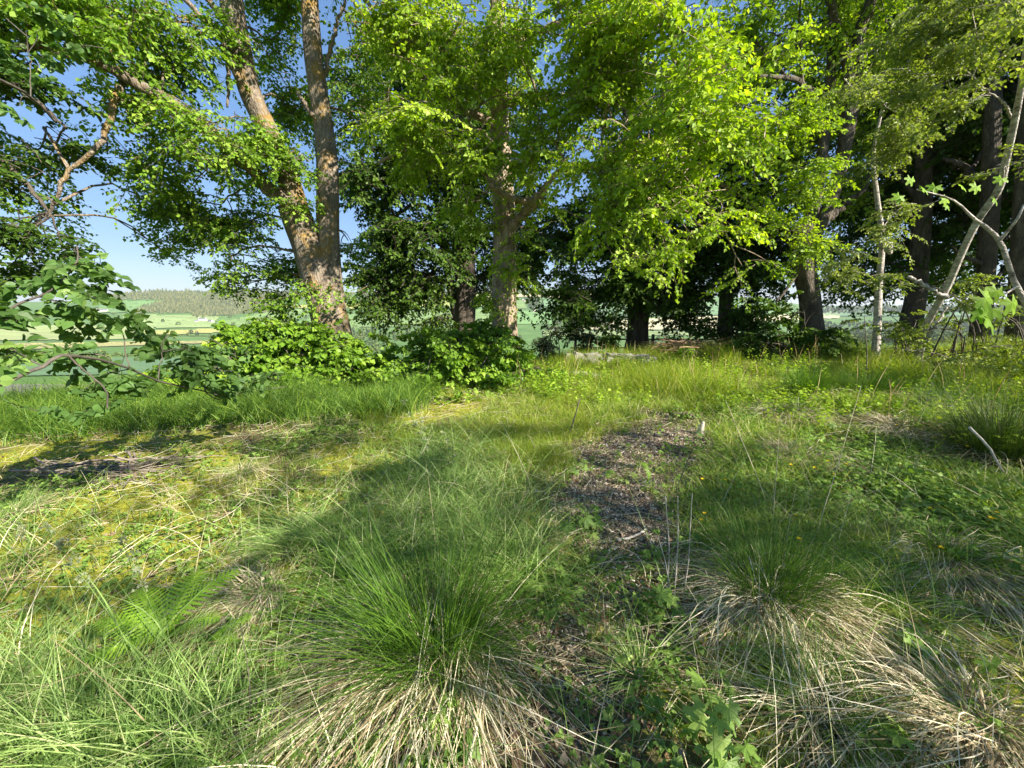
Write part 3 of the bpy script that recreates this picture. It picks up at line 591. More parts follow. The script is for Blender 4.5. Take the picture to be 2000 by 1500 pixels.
# 3 multi-stemmed dark tree behind
tree('shade_tree', 'dark tree of several thin upright stems behind the bright centre trunk',
 [LB('trunk', (905, 680, 14, .26), (905, 600, 14, .22), (893, 470, 14, .17), (880, 300, 14, .13), (870, 100, 14, .08)),
  L('trunk', (915, 650, 14, .22), (918, 560, 14, .18), (920, 430, 14, .15), (925, 250, 14, .1), (930, 60, 14, .06)),
  L('trunk', (900, 640, 14.1, .2), (880, 560, 14.1, .14), (862, 460, 14.1, .11), (840, 300, 14.1, .07)),
  L('trunk', (910, 600, 13.9, .12), (908, 470, 13.9, .09), (905, 340, 13.9, .06)),
  L('limb', (895, 560, 14, .08), (820, 535, 13.8, .06), (770, 545, 13.6, .03)), L('limb', (890, 440, 14, .08), (820, 400, 13.8, .06), (760, 430, 13.6, .03))],
 [bp(800, 330, 13.5, 120, 80, 2, 1.3), bp(830, 470, 13.6, 100, 70, 1.6, 1.3), bp(950, 480, 14.4, 80, 70, 1.4, 1.1), bp(800, 560, 13.6, 100, 50, 1.5, 1.2), bp(740, 380, 13.8, 70, 70, 1.5, 1), bp(760, 450, 13.5, 100, 70, 1.8, .9), bp(850, 520, 13.8, 90, 70, 1.6, .9), bp(780, 570, 13.6, 100, 50, 1.5, .7), bp(950, 380, 14, 90, 90, 1.8, .8), bp(1000, 540, 14.2, 60, 70, 1.2, .9), bp(1035, 440, 14.2, 60, 70, 1.2, .9),
  bp(740, 200, 14, 100, 120, 2, .8), bp(870, 180, 14, 120, 120, 2, .8), bp(1000, 250, 14.5, 130, 120, 2, .6), bp(720, 560, 13.6, 50, 60, 1, .5), bp(870, 620, 13.9, 60, 35, .9, .6)],
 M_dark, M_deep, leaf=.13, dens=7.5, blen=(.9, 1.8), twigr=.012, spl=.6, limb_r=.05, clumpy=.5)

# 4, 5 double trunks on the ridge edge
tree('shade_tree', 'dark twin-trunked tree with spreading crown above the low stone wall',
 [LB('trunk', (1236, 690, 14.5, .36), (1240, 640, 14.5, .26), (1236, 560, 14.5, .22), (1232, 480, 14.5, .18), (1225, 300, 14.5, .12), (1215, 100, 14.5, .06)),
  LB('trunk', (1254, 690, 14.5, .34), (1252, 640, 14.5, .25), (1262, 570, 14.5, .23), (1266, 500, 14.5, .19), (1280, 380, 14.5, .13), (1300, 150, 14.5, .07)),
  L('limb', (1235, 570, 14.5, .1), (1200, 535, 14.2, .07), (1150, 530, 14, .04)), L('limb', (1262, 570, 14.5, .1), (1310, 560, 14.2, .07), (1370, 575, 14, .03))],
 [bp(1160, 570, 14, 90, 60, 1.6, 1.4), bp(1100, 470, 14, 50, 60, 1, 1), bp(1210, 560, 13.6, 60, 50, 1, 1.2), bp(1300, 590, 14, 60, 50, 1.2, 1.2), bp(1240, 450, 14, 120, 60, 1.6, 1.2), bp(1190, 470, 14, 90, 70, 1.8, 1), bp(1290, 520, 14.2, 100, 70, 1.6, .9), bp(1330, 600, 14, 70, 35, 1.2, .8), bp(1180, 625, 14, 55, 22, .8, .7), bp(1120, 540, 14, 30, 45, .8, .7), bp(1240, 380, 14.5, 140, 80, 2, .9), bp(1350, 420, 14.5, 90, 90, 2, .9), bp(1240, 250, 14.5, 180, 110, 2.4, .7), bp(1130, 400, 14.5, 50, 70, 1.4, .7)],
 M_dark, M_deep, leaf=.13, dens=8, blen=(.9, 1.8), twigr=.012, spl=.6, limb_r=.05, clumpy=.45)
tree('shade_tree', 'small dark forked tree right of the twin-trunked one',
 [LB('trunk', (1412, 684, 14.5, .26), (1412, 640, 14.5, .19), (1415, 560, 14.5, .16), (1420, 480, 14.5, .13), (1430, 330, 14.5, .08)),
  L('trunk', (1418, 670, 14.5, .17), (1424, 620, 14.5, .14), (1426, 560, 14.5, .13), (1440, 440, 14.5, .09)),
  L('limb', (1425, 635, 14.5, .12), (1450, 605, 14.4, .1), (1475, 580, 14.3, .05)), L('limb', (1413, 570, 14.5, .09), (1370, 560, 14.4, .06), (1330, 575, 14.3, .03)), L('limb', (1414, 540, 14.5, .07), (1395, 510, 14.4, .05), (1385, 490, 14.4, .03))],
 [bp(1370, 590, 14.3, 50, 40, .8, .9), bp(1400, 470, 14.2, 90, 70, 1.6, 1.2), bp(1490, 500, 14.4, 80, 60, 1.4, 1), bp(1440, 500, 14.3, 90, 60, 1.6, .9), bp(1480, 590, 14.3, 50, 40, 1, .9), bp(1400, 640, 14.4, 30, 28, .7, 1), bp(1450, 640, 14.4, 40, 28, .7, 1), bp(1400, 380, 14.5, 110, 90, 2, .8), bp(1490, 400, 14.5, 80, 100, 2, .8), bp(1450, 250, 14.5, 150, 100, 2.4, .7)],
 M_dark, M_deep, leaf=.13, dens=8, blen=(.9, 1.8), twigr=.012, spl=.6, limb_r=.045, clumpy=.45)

# 6 big forked tree, right
tree('lime_tree', 'big dark tree on the right whose knobbly trunk forks into tall stems',
 [LB('trunk', (1590, 705, 10.5, .52), (1585, 640, 10.5, .38), (1580, 580, 10.5, .34), (1568, 520, 10.5, .36), (1565, 460, 10.5, .36), (1585, 430, 10.5, .28)),
  L('trunk', (1580, 470, 10.5, .28), (1615, 410, 10.5, .22), (1640, 330, 10.5, .2), (1655, 250, 10.4, .2), (1672, 150, 10.3, .18), (1680, 60, 10.3, .17), (1705, -20, 10.2, .14), (1740, -300, 10, .06)),
  L('trunk', (1568, 470, 10.5, .26), (1595, 380, 10.6, .18), (1608, 280, 10.6, .16), (1620, 180, 10.6, .15), (1625, 60, 10.6, .12), (1630, -200, 10.5, .06)),
  L('trunk', (1664, 190, 10.3, .16), (1650, 100, 10.3, .14), (1630, 40, 10.2, .12), (1615, -20, 10.1, .1)),
  L('limb', (1610, 270, 10.6, .1), (1590, 200, 10.2, .08), (1570, 165, 9.9, .08), (1520, 150, 9.5, .06), (1480, 148, 9.2, .04)),
  L('limb', (1600, 440, 10.5, .14), (1650, 400, 10.5, .1), (1690, 370, 10.4, .06)), L('limb', (1565, 520, 10.5, .1), (1540, 560, 10.3, .05), (1515, 590, 10.2, .03))],
 [bp(1560, 60, 10, 90, 90, 1.4, .9), bp(1540, 230, 10, 60, 70, 1.2, .8), bp(1560, 380, 9.8, 60, 60, 1, .9), bp(1530, 460, 9.8, 60, 50, 1, .9), bp(1620, 480, 9.9, 50, 40, .9, .5), bp(1740, 60, 10.8, 90, 100, 1.5, .8), bp(1710, 200, 11, 70, 80, 1.3, .8), bp(1720, 330, 11, 60, 60, 1.2, .6),
  bp(1620, 100, 11.5, 90, 100, 1.5, .6), bp(1640, -100, 10, 250, 90, 2, .5), bp(1560, 290, 11.2, 70, 90, 1.2, .7), bp(1460, 60, 10.5, 80, 80, 1.4, .8)],
 M_dark, M_lime, group='line of old trees on the ridge', leaf=.09, dens=12, blen=(.8, 1.5), twigr=.009, spl=.45, limb_r=.04, clumpy=.45, rs=.72)

# 7 slim birch sapling, 8 leaning pale trunk
tree('birch_tree', 'slim straight pale-barked sapling standing in the sunlit grass on the right',
 [LB('trunk', (1705, 728, 8.2, .085), (1712, 660, 8.2, .07), (1716, 560, 8.2, .062), (1722, 470, 8.2, .05), (1712, 380, 8.2, .04), (1706, 300, 8.2, .03), (1730, 180, 8.1, .02)),
  L('limb', (1722, 470, 8.2, .04), (1738, 490, 8.0, .045), (1735, 470, 7.9, .035))],
 [bp(1730, 200, 7.6, 50, 60, .6, .9), bp(1760, 260, 7.6, 55, 60, .6, .9), bp(1720, 330, 7.8, 40, 50, .5, .6), bp(1760, 420, 7.8, 60, 50, .6, .7), bp(1660, 480, 7.8, 60, 45, .6, .9), bp(1690, 560, 7.9, 40, 40, .5, .6), bp(1780, 130, 7.4, 60, 50, .6, .8)],
 M_birch, M_olive, leaf=.055, dens=20, blen=(.35, .8), twigr=.004, spl=.24, limb_r=.012, clumpy=.6)
tree('birch_tree', 'leaning pale-barked tree whose crooked trunk reaches the top right corner',
 [LB('trunk', (1790, 712, 7.8, .12), (1808, 640, 7.6, .10), (1850, 560, 7.2, .085), (1880, 490, 6.9, .08), (1910, 430, 6.7, .078), (1950, 370, 6.5, .075), (1965, 310, 6.4, .07), (1985, 220, 6.2, .06), (2000, 130, 6.0, .05), (2010, 0, 5.9, .04), (2020, -200, 5.8, .02)),
  L('limb', (1850, 580, 7.2, .06), (1800, 555, 7.3, .05), (1772, 540, 7.4, .045)),
  L('limb', (1975, 230, 6.3, .03), (1960, 200, 6.2, .02), (1930, 180, 6.1, .012)), L('limb', (1810, 660, 7.6, .05), (1830, 630, 7.5, .04), (1850, 600, 7.5, .02))],
 [bp(1850, 90, 5.8, 90, 60, .9, 1), bp(1940, 50, 5.6, 80, 60, .8, 1), bp(1790, 50, 6.2, 70, 60, .8, .8), bp(1900, 160, 6, 60, 40, .6, .5), bp(1960, 330, 6.2, 50, 40, .6, .6), bp(1700, 100, 7, 60, 60, .8, .5), bp(1950, -60, 5.6, 150, 60, 1, .7), bp(1940, 120, 5.4, 60, 50, .6, .6)],
 M_birch, M_olive, rs=.62, leaf=.055, dens=24, blen=(.35, .8), twigr=.004, spl=.24, limb_r=.014, clumpy=.6)

# 9-11 dark trunks at right
tree('shade_tree', 'dark leaning trunk behind the slim pale sapling and the right bushes',
 [LB('trunk', (1770, 715, 11, .42), (1775, 650, 11, .33), (1790, 560, 11, .28), (1800, 420, 11, .24), (1805, 300, 11, .2), (1815, 100, 11, .14), (1820, -200, 11, .06)),
  L('limb', (1802, 330, 11, .1), (1850, 270, 11, .08), (1900, 220, 11, .05)), L('limb', (1800, 400, 11, .09), (1750, 330, 11.2, .06), (1730, 280, 11.2, .05))],
 [bp(1760, 540, 14, 70, 35, 1, .9), bp(1700, 500, 14.5, 60, 40, 1, .8), bp(1840, 480, 14, 70, 50, 1.2, 1), bp(1780, 330, 14, 110, 60, 1.5, 1), bp(1650, 400, 14.5, 60, 70, 1.2, .8), bp(1650, 200, 14.5, 80, 90, 1.4, .9), bp(1900, 200, 14, 110, 90, 1.6, 1), bp(1800, 200, 12.5, 120, 70, 1.6, 1), bp(1730, 250, 13.5, 100, 90, 1.6, .9), bp(1700, 430, 13.5, 90, 60, 1.5, .7), bp(1850, 370, 13.5, 110, 60, 1.5, .9), bp(1700, 80, 13.5, 110, 90, 1.6, .9), bp(1880, 520, 13, 60, 35, 1, .7), bp(1660, 540, 13, 50, 40, 1, .6), bp(1880, 300, 12.5, 110, 60, 1.6, .7), bp(1780, 370, 12.5, 80, 50, 1.4, .6), bp(1850, 60, 12.5, 140, 90, 1.8, .8), bp(1750, 480, 12, 70, 40, 1.2, .4), bp(1860, 440, 12.5, 70, 40, 1.2, .4)],
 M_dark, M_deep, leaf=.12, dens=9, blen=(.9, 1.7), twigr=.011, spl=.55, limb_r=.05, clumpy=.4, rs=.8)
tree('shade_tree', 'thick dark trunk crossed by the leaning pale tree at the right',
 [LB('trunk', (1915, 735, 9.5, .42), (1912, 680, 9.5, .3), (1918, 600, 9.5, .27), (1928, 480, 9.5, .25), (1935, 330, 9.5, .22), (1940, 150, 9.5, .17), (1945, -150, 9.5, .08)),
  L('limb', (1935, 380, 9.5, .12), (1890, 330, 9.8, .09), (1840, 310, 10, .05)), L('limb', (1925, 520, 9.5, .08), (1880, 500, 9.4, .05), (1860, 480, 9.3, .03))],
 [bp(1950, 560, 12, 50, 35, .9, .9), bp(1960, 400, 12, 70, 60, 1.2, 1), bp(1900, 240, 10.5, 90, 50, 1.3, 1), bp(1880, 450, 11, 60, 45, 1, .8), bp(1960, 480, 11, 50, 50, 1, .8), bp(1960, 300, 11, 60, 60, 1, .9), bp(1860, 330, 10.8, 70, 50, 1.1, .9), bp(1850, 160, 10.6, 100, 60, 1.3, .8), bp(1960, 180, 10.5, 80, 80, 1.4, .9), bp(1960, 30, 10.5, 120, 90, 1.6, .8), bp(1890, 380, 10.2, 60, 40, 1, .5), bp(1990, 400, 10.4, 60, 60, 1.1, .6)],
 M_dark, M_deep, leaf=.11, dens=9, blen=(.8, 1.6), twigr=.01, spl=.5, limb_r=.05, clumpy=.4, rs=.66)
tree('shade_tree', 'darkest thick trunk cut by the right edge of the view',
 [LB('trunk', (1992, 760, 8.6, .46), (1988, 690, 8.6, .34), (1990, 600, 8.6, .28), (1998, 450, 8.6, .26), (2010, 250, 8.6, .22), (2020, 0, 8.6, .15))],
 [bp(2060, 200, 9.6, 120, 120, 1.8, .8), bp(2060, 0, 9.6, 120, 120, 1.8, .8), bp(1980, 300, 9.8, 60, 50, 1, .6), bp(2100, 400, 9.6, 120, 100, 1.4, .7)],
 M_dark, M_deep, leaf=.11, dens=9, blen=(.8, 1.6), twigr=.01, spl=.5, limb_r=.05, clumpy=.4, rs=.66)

tree('shade_tree', 'fine leaved tree coloured silhouette dark, filling the upper left corner behind the nearest branches',
 [('trunk', [(-10.5, 5.2, -.5, .3), (-10.3, 5.2, 2, .24), (-10, 5.2, 5, .18), (-9.8, 5.2, 8, .08)]), ('limb', [(-10.1, 5.2, 4, .08)]+L('x', (-60, 300, 5.4, .05), (40, 350, 5.4, .03), (100, 420, 5.4, .015))[1]), ('limb', [(-10, 5.2, 5.2, .08)]+L('x', (-60, 120, 5.5, .05), (60, 190, 5.6, .03), (130, 250, 5.7, .015))[1])],
 [bp(20, 330, 5.4, 70, 60, .6, 1.4), bp(50, 440, 5.4, 80, 50, .6, 2), bp(20, 530, 5.2, 80, 35, .5, 2), bp(120, 470, 5.4, 40, 40, .4, 1.2), bp(50, 180, 5.8, 80, 50, .7, 1.6), bp(110, 280, 5.9, 80, 35, .6, 1.2), bp(30, 80, 5.6, 70, 60, .7, 1.3)],
 M_dark, M_deep, leaf=.07, dens=14, blen=(.5, 1.0), twigr=.005, spl=.3, limb_r=.025, clumpy=.5)  # dark leaf colour paints the corner foliage as a silhouette against the sky
# near tree at the left edge, its low branch crossing the view
tree('near_lime_tree', 'nearest tree at the left edge whose low branches hang across the view',
 [('trunk', [(-3.6, .6, -.1, .26), (-3.55, .65, .8, .2), (-3.5, .7, 1.8, .18), (-3.4, .8, 3.2, .14), (-3.3, 1, 5, .08)]),
  ('limb', [(-3.5, .7, 1.0, 0.0238)]+L('x', (-150, 800, 1.6, 0.0122), (0, 752, 1.8, 0.0095), (80, 718, 1.95, 0.0088), (130, 693, 2.05, 0.0082), (230, 712, 2.4, 0.0068), (300, 740, 2.75, 0.0061), (400, 765, 3.3, 0.0048), (440, 775, 3.5, 0.0041))[1]),
  ('limb', [(-3.5, .7, 1.5, 0.0204)]+L('x', (-100, 640, 1.9, 0.0082), (20, 600, 2.1, 0.0061), (110, 560, 2.3, 0.0054), (150, 510, 2.4, 0.0041), (150, 480, 2.45, 0.0027))[1]),
  ('limb', [(-3.4, .8, 3.0, 0.0272)]+L('x', (-60, 130, 2.9, 0.0122), (60, 190, 3.4, 0.0088), (110, 240, 3.7, 0.0068))[1]),
  ('limb', L('x', (400, 765, 3.3, 0.0048), (430, 780, 3.6, 0.0041), (480, 765, 3.9, 0.0034), (560, 755, 4.2, 0.0020))[1]),
  ('limb', L('x', (130, 693, 2.05, 0.0054), (160, 720, 2.1, 0.0041), (205, 760, 2.15, 0.0034), (210, 800, 2.15, 0.0020))[1])],
 [bp(30, 620, 2.1, 80, 40, .25, 3), bp(120, 600, 2.3, 75, 45, .25, 3.2), bp(130, 545, 2.35, 35, 20, .2, 3), bp(148, 495, 2.45, 12, 32, .08, 5), bp(230, 625, 2.6, 80, 35, .3, 4.2), bp(320, 670, 2.9, 80, 35, .35, 4.2), bp(170, 690, 2.3, 90, 25, .25, 2.6), bp(420, 705, 3.4, 80, 45, .4, 4.4), bp(330, 730, 3.1, 80, 25, .3, 4), bp(500, 730, 3.9, 60, 30, .35, 4.6), bp(400, 750, 3.3, 70, 20, .3, 4), bp(450, 670, 3.8, 50, 25, .35, 1.6), bp(160, 765, 2.3, 50, 10, .2, 1.6), bp(20, 690, 2.0, 50, 25, .2, 2.6),
  bp(50, 60, 3.4, 70, 70, .4, 1.2), bp(50, 190, 3.8, 60, 50, .35, 1.4)],
 M_twig, M_near, leaf=.056, kind='heart', dens=5.0, blen=(.2, .4), twigr=.0018, spl=.16, limb_r=.006, nl=5, clumpy=1.0, jit=1.0, droop=.2)

# shrubs at the foot of the trees
def shrub(name, label, blobs, leaf, mat, dens, base, group=None, kind='lime', nst=14, blen=(.35, .8), h=.9, bark=M_twig, spl=.26, clumpy=.9, cat='shrub', tw=.004):
    stems = []; b = np.array(base)
    limbs = []
    for k in range(nst):
        bl = blobs[k % len(blobs)]; e = np.array(bl[:3])+in_ball(1)[0]*np.array(bl[3:6])*.8; s = b+np.array([rng.normal()*.22, rng.normal()*.12, 0]); s[2] = float(ground(s[0], s[1]))-.05
        m = (s+e)/2+np.array([0, 0, .25*abs(e[2]-s[2])])
        limbs.append(('stem', [tuple(s)+(.016,), tuple(m)+(.011,), tuple(e)+(.005,)]))
    return tree(name, label, limbs, blobs, bark, mat, cat=cat, group=group, leaf=leaf, kind=kind, dens=dens, blen=blen, twigr=tw, spl=spl, limb_r=.012, rough=0, clumpy=clumpy, nl=8, base=b)
shrub('shrub', 'dense leafy bush wrapped round the foot of the double-stemmed tree',
 [bp(600, 690, 7.3, 110, 60, .7, 1.2), bp(540, 670, 7.2, 80, 50, .6, 1.2), bp(680, 700, 7.3, 90, 60, .7, 1.2), bp(520, 725, 6.9, 60, 40, .5, 1.2), bp(620, 740, 6.8, 90, 30, .5, 1.3), bp(710, 735, 7.0, 50, 35, .5, 1.2), bp(520, 620, 7.4, 30, 25, .3, .6), bp(600, 640, 7.3, 60, 40, .5, 1)],
 .095, M_mid, 34, gp(610, 765), 'basal bushes round the trunks')
shrub('shrub', 'bright leafy bush round the foot of the centre trunk',
 [bp(900, 690, 7.4, 90, 55, .7, 1.2), bp(860, 660, 7.3, 60, 35, .5, 1.2), bp(960, 670, 7.4, 70, 45, .6, 1.2), bp(840, 720, 7.1, 60, 35, .5, 1.1), bp(930, 735, 7.0, 80, 30, .5, 1.1), bp(1010, 710, 7.4, 60, 40, .5, 1), bp(1050, 720, 7.7, 40, 25, .4, .8), bp(990, 650, 7.5, 35, 25, .3, .9)],
 .09, M_mid, 34, gp(930, 760), 'basal bushes round the trunks')
shrub('shrub', 'loose leafy bush left of the double-stemmed tree, behind the hanging branch', [bp(400, 680, 6.8, 50, 50, .6, .9), bp(440, 710, 6.6, 60, 40, .5, .9), bp(360, 730, 6.4, 50, 30, .4, .6)], .085, M_lime, 16, gp(430, 765), None, nst=8)
shrub('shrub', 'dark low bush round the foot of the forked tree on the right', [bp(1560, 610, 9.8, 70, 40, .8, 1.2), bp(1520, 655, 9.8, 80, 30, .8, 1.2), bp(1600, 650, 9.8, 45, 35, .7, 1.2), bp(1470, 665, 10.5, 60, 20, .8, 1)], .085, M_deep, 11, at(1550, 690, 9.8)*[1, 1, 0], None)
shrub('shrub', 'sunlit spray of small leaves between the leaning pale tree and the thick trunk', [bp(1850, 640, 7.2, 70, 45, .6, .9), bp(1900, 590, 7.2, 60, 50, .6, .7), bp(1830, 690, 7.0, 90, 30, .6, .9), bp(1930, 680, 7, 70, 40, .6, .8), bp(1850, 560, 7.4, 50, 30, .5, .6)], .05, M_olive, 18, gp(1860, 728), None, nst=12, spl=.2, blen=(.3, .6), h=1.5)
shrub('shrub', 'thin bush in front of the darkest right hand trunk', [bp(1980, 600, 7.4, 50, 70, .6, .5), bp(1990, 690, 7.2, 60, 40, .6, .8)], .05, M_olive, 14, gp(1985, 740), None, nst=8, spl=.2, blen=(.3, .6))
shrub('shrub', 'leafy scrub beside the slim pale sapling', [bp(1750, 640, 8.6, 50, 40, .6, .7), bp(1770, 690, 8.4, 50, 25, .5, .7), bp(1650, 690, 9.5, 50, 18, .5, .6)], .055, M_olive, 14, gp(1750, 712), None, nst=10, spl=.22, blen=(.3, .6))
shrub('gorse_bush', 'dark feathery gorse right beside the bright centre bush', [bp(1070, 668, 11.5, 22, 22, .5, 1.4), bp(1085, 655, 11.5, 12, 18, .3, 1)], .05, M_gorse, 60, at(1075, 700, 11.5)*[1, 1, 0], 'gorse on the ridge edge', kind='simple', nst=9, blen=(.25, .5), spl=.16)
shrub('gorse_bush', 'dark flat-topped gorse in the middle of the ridge edge', [bp(1145, 658, 13, 24, 16, .5, 1.4), bp(1140, 682, 13, 22, 14, .5, 1.2)], .055, M_gorse, 50, at(1145, 705, 13)*[1, 1, 0], 'gorse on the ridge edge', kind='simple', nst=9, blen=(.25, .5), spl=.16)
shrub('shrub', 'dark leafy bush against the left side of the twin trunks', [bp(1195, 660, 13.2, 26, 24, .6, 1.2), bp(1195, 685, 13, 24, 14, .5, 1.2)], .09, M_deep, 16, at(1200, 705, 13.2)*[1, 1, 0], None, nst=9)
shrub('gorse_bush', 'dark low gorse behind the small forked tree', [bp(1455, 668, 15, 40, 16, .7, 1.3)], .07, M_gorse, 26, at(1455, 685, 15)*[1, 1, 0], 'gorse on the ridge edge', kind='simple', nst=9, blen=(.3, .6), spl=.2)

# trees outside the view, to the right and behind, whose shade falls over the foreground
for i, (x, y, h, lab) in enumerate([(1.5, -3.2, 6.2, 'first'), (4, -1.5, 7.6, 'second'), (6.5, -1.5, 8.0, 'third'), (9, -2.0, 7.8, 'fourth'), (11.5, -1.9, 7.6, 'fifth'), (14, -1.8, 8.0, 'sixth'), (17, -1.4, 8.0, 'seventh'), (20, -.6, 8.4, 'eighth'), (12.5, 2.2, 6.4, 'ninth'), (10.2, 2.6, 5.6, 'tenth'), (5.2, -.4, 7.3, 'eleventh')]):
    z0 = float(ground(x, y))
    tree('young_tree', '%s young tree of the row behind the viewer' % lab, [('trunk', [(x, y, z0-.1, .05), (x+.1, y, 2, .04), (x, y+.1, h*.8, .02)])],
         [(x, y, h*.78, 1.5, 1.0, h*.2), (x, y, h*.5, 1.8, 1.2, h*.24), (x, y-.1, h*.26, 1.7, 1.1, h*.2)], M_dark, M_lime, group='young trees behind the viewer', leaf=.085, dens=1.9, blen=(.7, 1.3), spl=.45, twigr=.005, nl=7, clumpy=1.6)
for (x, y, h, lab) in [(16.5, 8.2, 12, 'broad dark tree beyond the right edge of the view'), (23, 15, 13, 'tall dark tree further beyond the right edge')]:
    tree('shade_tree', lab, [('trunk', [(x, y, -.3, .4), (x+.1, y, 4, .3), (x, y+.1, h*.8, .08)])],
         [(x, y, h*.7, 3, 2.6, h*.25), (x+2, y+.3, h*.5, 2.2, 2, h*.2), (x-2, y-.2, h*.5, 2.2, 2, h*.2), (x, y, h*.35, 3, 2, h*.15)], M_dark, M_deep, leaf=.22, dens=2.6, blen=(1.2, 2.2), spl=.8, twigr=.014, nl=7)

# ------------------------------------------------------------------ grasses and ground cover
def polar(n, r0, r1, a0=-62, a1=62, p=1.0):
    r = r0+(r1-r0)*rng.random(n)**p; a = np.radians(rng.uniform(a0, a1, n)); return r*np.sin(a), r*np.cos(a)
def blades(g, x, y, h, w, bend=.5, K=5, lean=.25, rnd=None, z=None, az=None, wmin=.15, tilt=None):
    n = len(x); z = ground(x, y)-.01 if z is None else z
    az = rng.uniform(0, 2*PI, n) if az is None else az
    d = np.stack([np.cos(az), np.sin(az), 0*az], -1); t = np.linspace(0, 1, K)[None, :, None]
    h = np.broadcast_to(h, (n,)); b = np.broadcast_to(bend, (n,))*rng.uniform(.3, 1.7, n); ln = np.broadcast_to(lean, (n,))*rng.uniform(0, 1.6, n)
    P = np.stack([x, y, z], -1)[:, None]+h[:, None, None]*(np.array([0, 0, 1.])*(t-.35*b[:, None, None]*t**2.3)+d[:, None]*(ln[:, None, None]*t+.75*b[:, None, None]*t**2.1))
    sa = az+PI/2+rng.normal(size=n)*.9; sd = np.stack([np.cos(sa), np.sin(sa), rng.normal(size=n)*.25], -1)[:, None]
    W = np.broadcast_to(w, (n,))[:, None]*np.linspace(1, wmin, K)[None]*np.array([.75]+[1]*(K-1))[None]
    ribbons(g, P, W, unit(sd)*np.ones((1, K, 1)), rng.random(n) if rnd is None else rnd)
STUFF = lambda lab, cat='grass': dict(label=lab, cat=cat, kind='stuff')
def zone(x, y, f): k = rng.random(len(x)) < f; return x[k], y[k]
# screen-free zone tests in ground metres
def in_bare(x, y): return path_mask(x, y)

# fine short lawn grass everywhere, thinner on moss and chips
x, y = polar(150000, .7, 10, p=.85); f = (.12+.88*sstep(.38, .6, fbm(x, y, 1.7, 60, 4)))*(1-.9*in_bare(x, y))*(1-.8*moss_mask(x, y)); x, y = zone(x, y, f)
g = G(); r_ = np.hypot(x, y); blades(g, x, y, rng.uniform(.025, .10, len(x))*(1+1.1*sstep(.42, .66, fbm(x, y, 1.1, 61))), .0026+.0009*r_*rng.uniform(.6, 1.5, len(x)), .6, 4, .5)
g.build('short_grass', M_grass, None, STUFF('short green grass carpet between the mossy and chipped patches'))
# moss tufts
x, y = polar(90000, .9, 8.5, -60, 45); x, y = zone(x, y, moss_mask(x, y)*(1-in_bare(x, y)))
g = G(); blades(g, x, y, rng.uniform(.010, .035, len(x)), .004+.0012*np.hypot(x, y), .5, 3, .8)
M_moss = leafmat('moss', [(0, (.16, .19, .015)), (.5, (.32, .33, .03)), (1, (.5, .46, .07))], trans=.3, gloss=.0)
g.build('moss', M_moss, None, STUFF('yellow olive moss cushions on the left side of the clearing', 'moss'))
# bluish arching grass in the middle
def patch(n, pts, spread):
    xs, ys = [], []
    for (px, py, k, s) in pts:
        c = gp(px, py); m = int(n*k); xs.append(c[0]+rng.normal(size=m)*s*spread); ys.append(c[1]+rng.normal(size=m)*s*spread*.7)
    return np.concatenate(xs), np.concatenate(ys)
x, y = patch(330, [(820, 1040, 2.0, .28), (920, 970, 2.6, .3), (840, 930, 2.0, .3), (960, 1080, 2.0, .2), (720, 1090, 1.2, .18), (900, 880, 1.6, .35), (1020, 1150, 1.0, .15), (620, 1060, .8, .15)], 1)
x, y = zone(x, y, 1-.97*in_bare(x, y)); g = G(); blades(g, x, y, rng.uniform(.10, .46, len(x)), rng.uniform(.003, .0085, len(x)), 1.0, 7, .55)
g.build('arching_grass', M_blue, None, STUFF('soft bluish green arching grass in the middle of the clearing'))
# tall blades in the lower left corner
x, y = patch(420, [(20, 1450, 1.4, .16), (200, 1490, 1.5, .16), (420, 1490, 1.0, .14), (60, 1300, .4, .25), (-100, 1350, .8, .25), (40, 1080, .4, .3)], 1)
g = G(); blades(g, x, y, rng.uniform(.15, .45, len(x)), rng.uniform(.003, .0075, len(x)), .8, 7, .45)
g.build('corner_grass', M_blue, None, STUFF('long thin grass blades leaning across the lower left corner'))
# shaded thick grass bank, left
x, y = polar(60000, 4.0, 10.5, -60, -8, p=1); ok = (fbm(x, y, .8, 70)+.35*sstep(-.5, .5, y-4.9-.25*(x+4))) > .62
f = sstep(-.3, .3, y-(4.5+.22*(x+4)))*sstep(.2, -.4, x+1.3); x, y = zone(x, y, f)
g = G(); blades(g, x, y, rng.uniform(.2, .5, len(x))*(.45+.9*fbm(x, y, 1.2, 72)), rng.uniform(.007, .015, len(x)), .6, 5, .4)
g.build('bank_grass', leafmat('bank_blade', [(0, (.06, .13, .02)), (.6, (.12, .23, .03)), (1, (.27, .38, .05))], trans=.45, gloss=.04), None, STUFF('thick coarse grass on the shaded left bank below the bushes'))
# sunlit meadow, right and centre distance
x, y = polar(110000, 5.4, 13.5, -6, 62, p=.9)
f = sstep(5.6, 6.8, y+.12*x+.9*(fbm(x, y, .6, 80)-.5))*np.where(x < 1.2, .25, 1)*(1-.8*in_bare(x, y)); x, y = zone(x, y, f)
g = G(); blades(g, x, y, rng.uniform(.12, .46, len(x))*(.25+1.2*sstep(.3, .7, fbm(x, y, 1.1, 81)))*(.45+.55*sstep(.5, 2.8, x)), rng.uniform(.005, .011, len(x)), .5, 5, .3)
g.build('meadow_grass', M_mead, None, STUFF('tall sunlit yellow green meadow grass in front of the far right trees'))
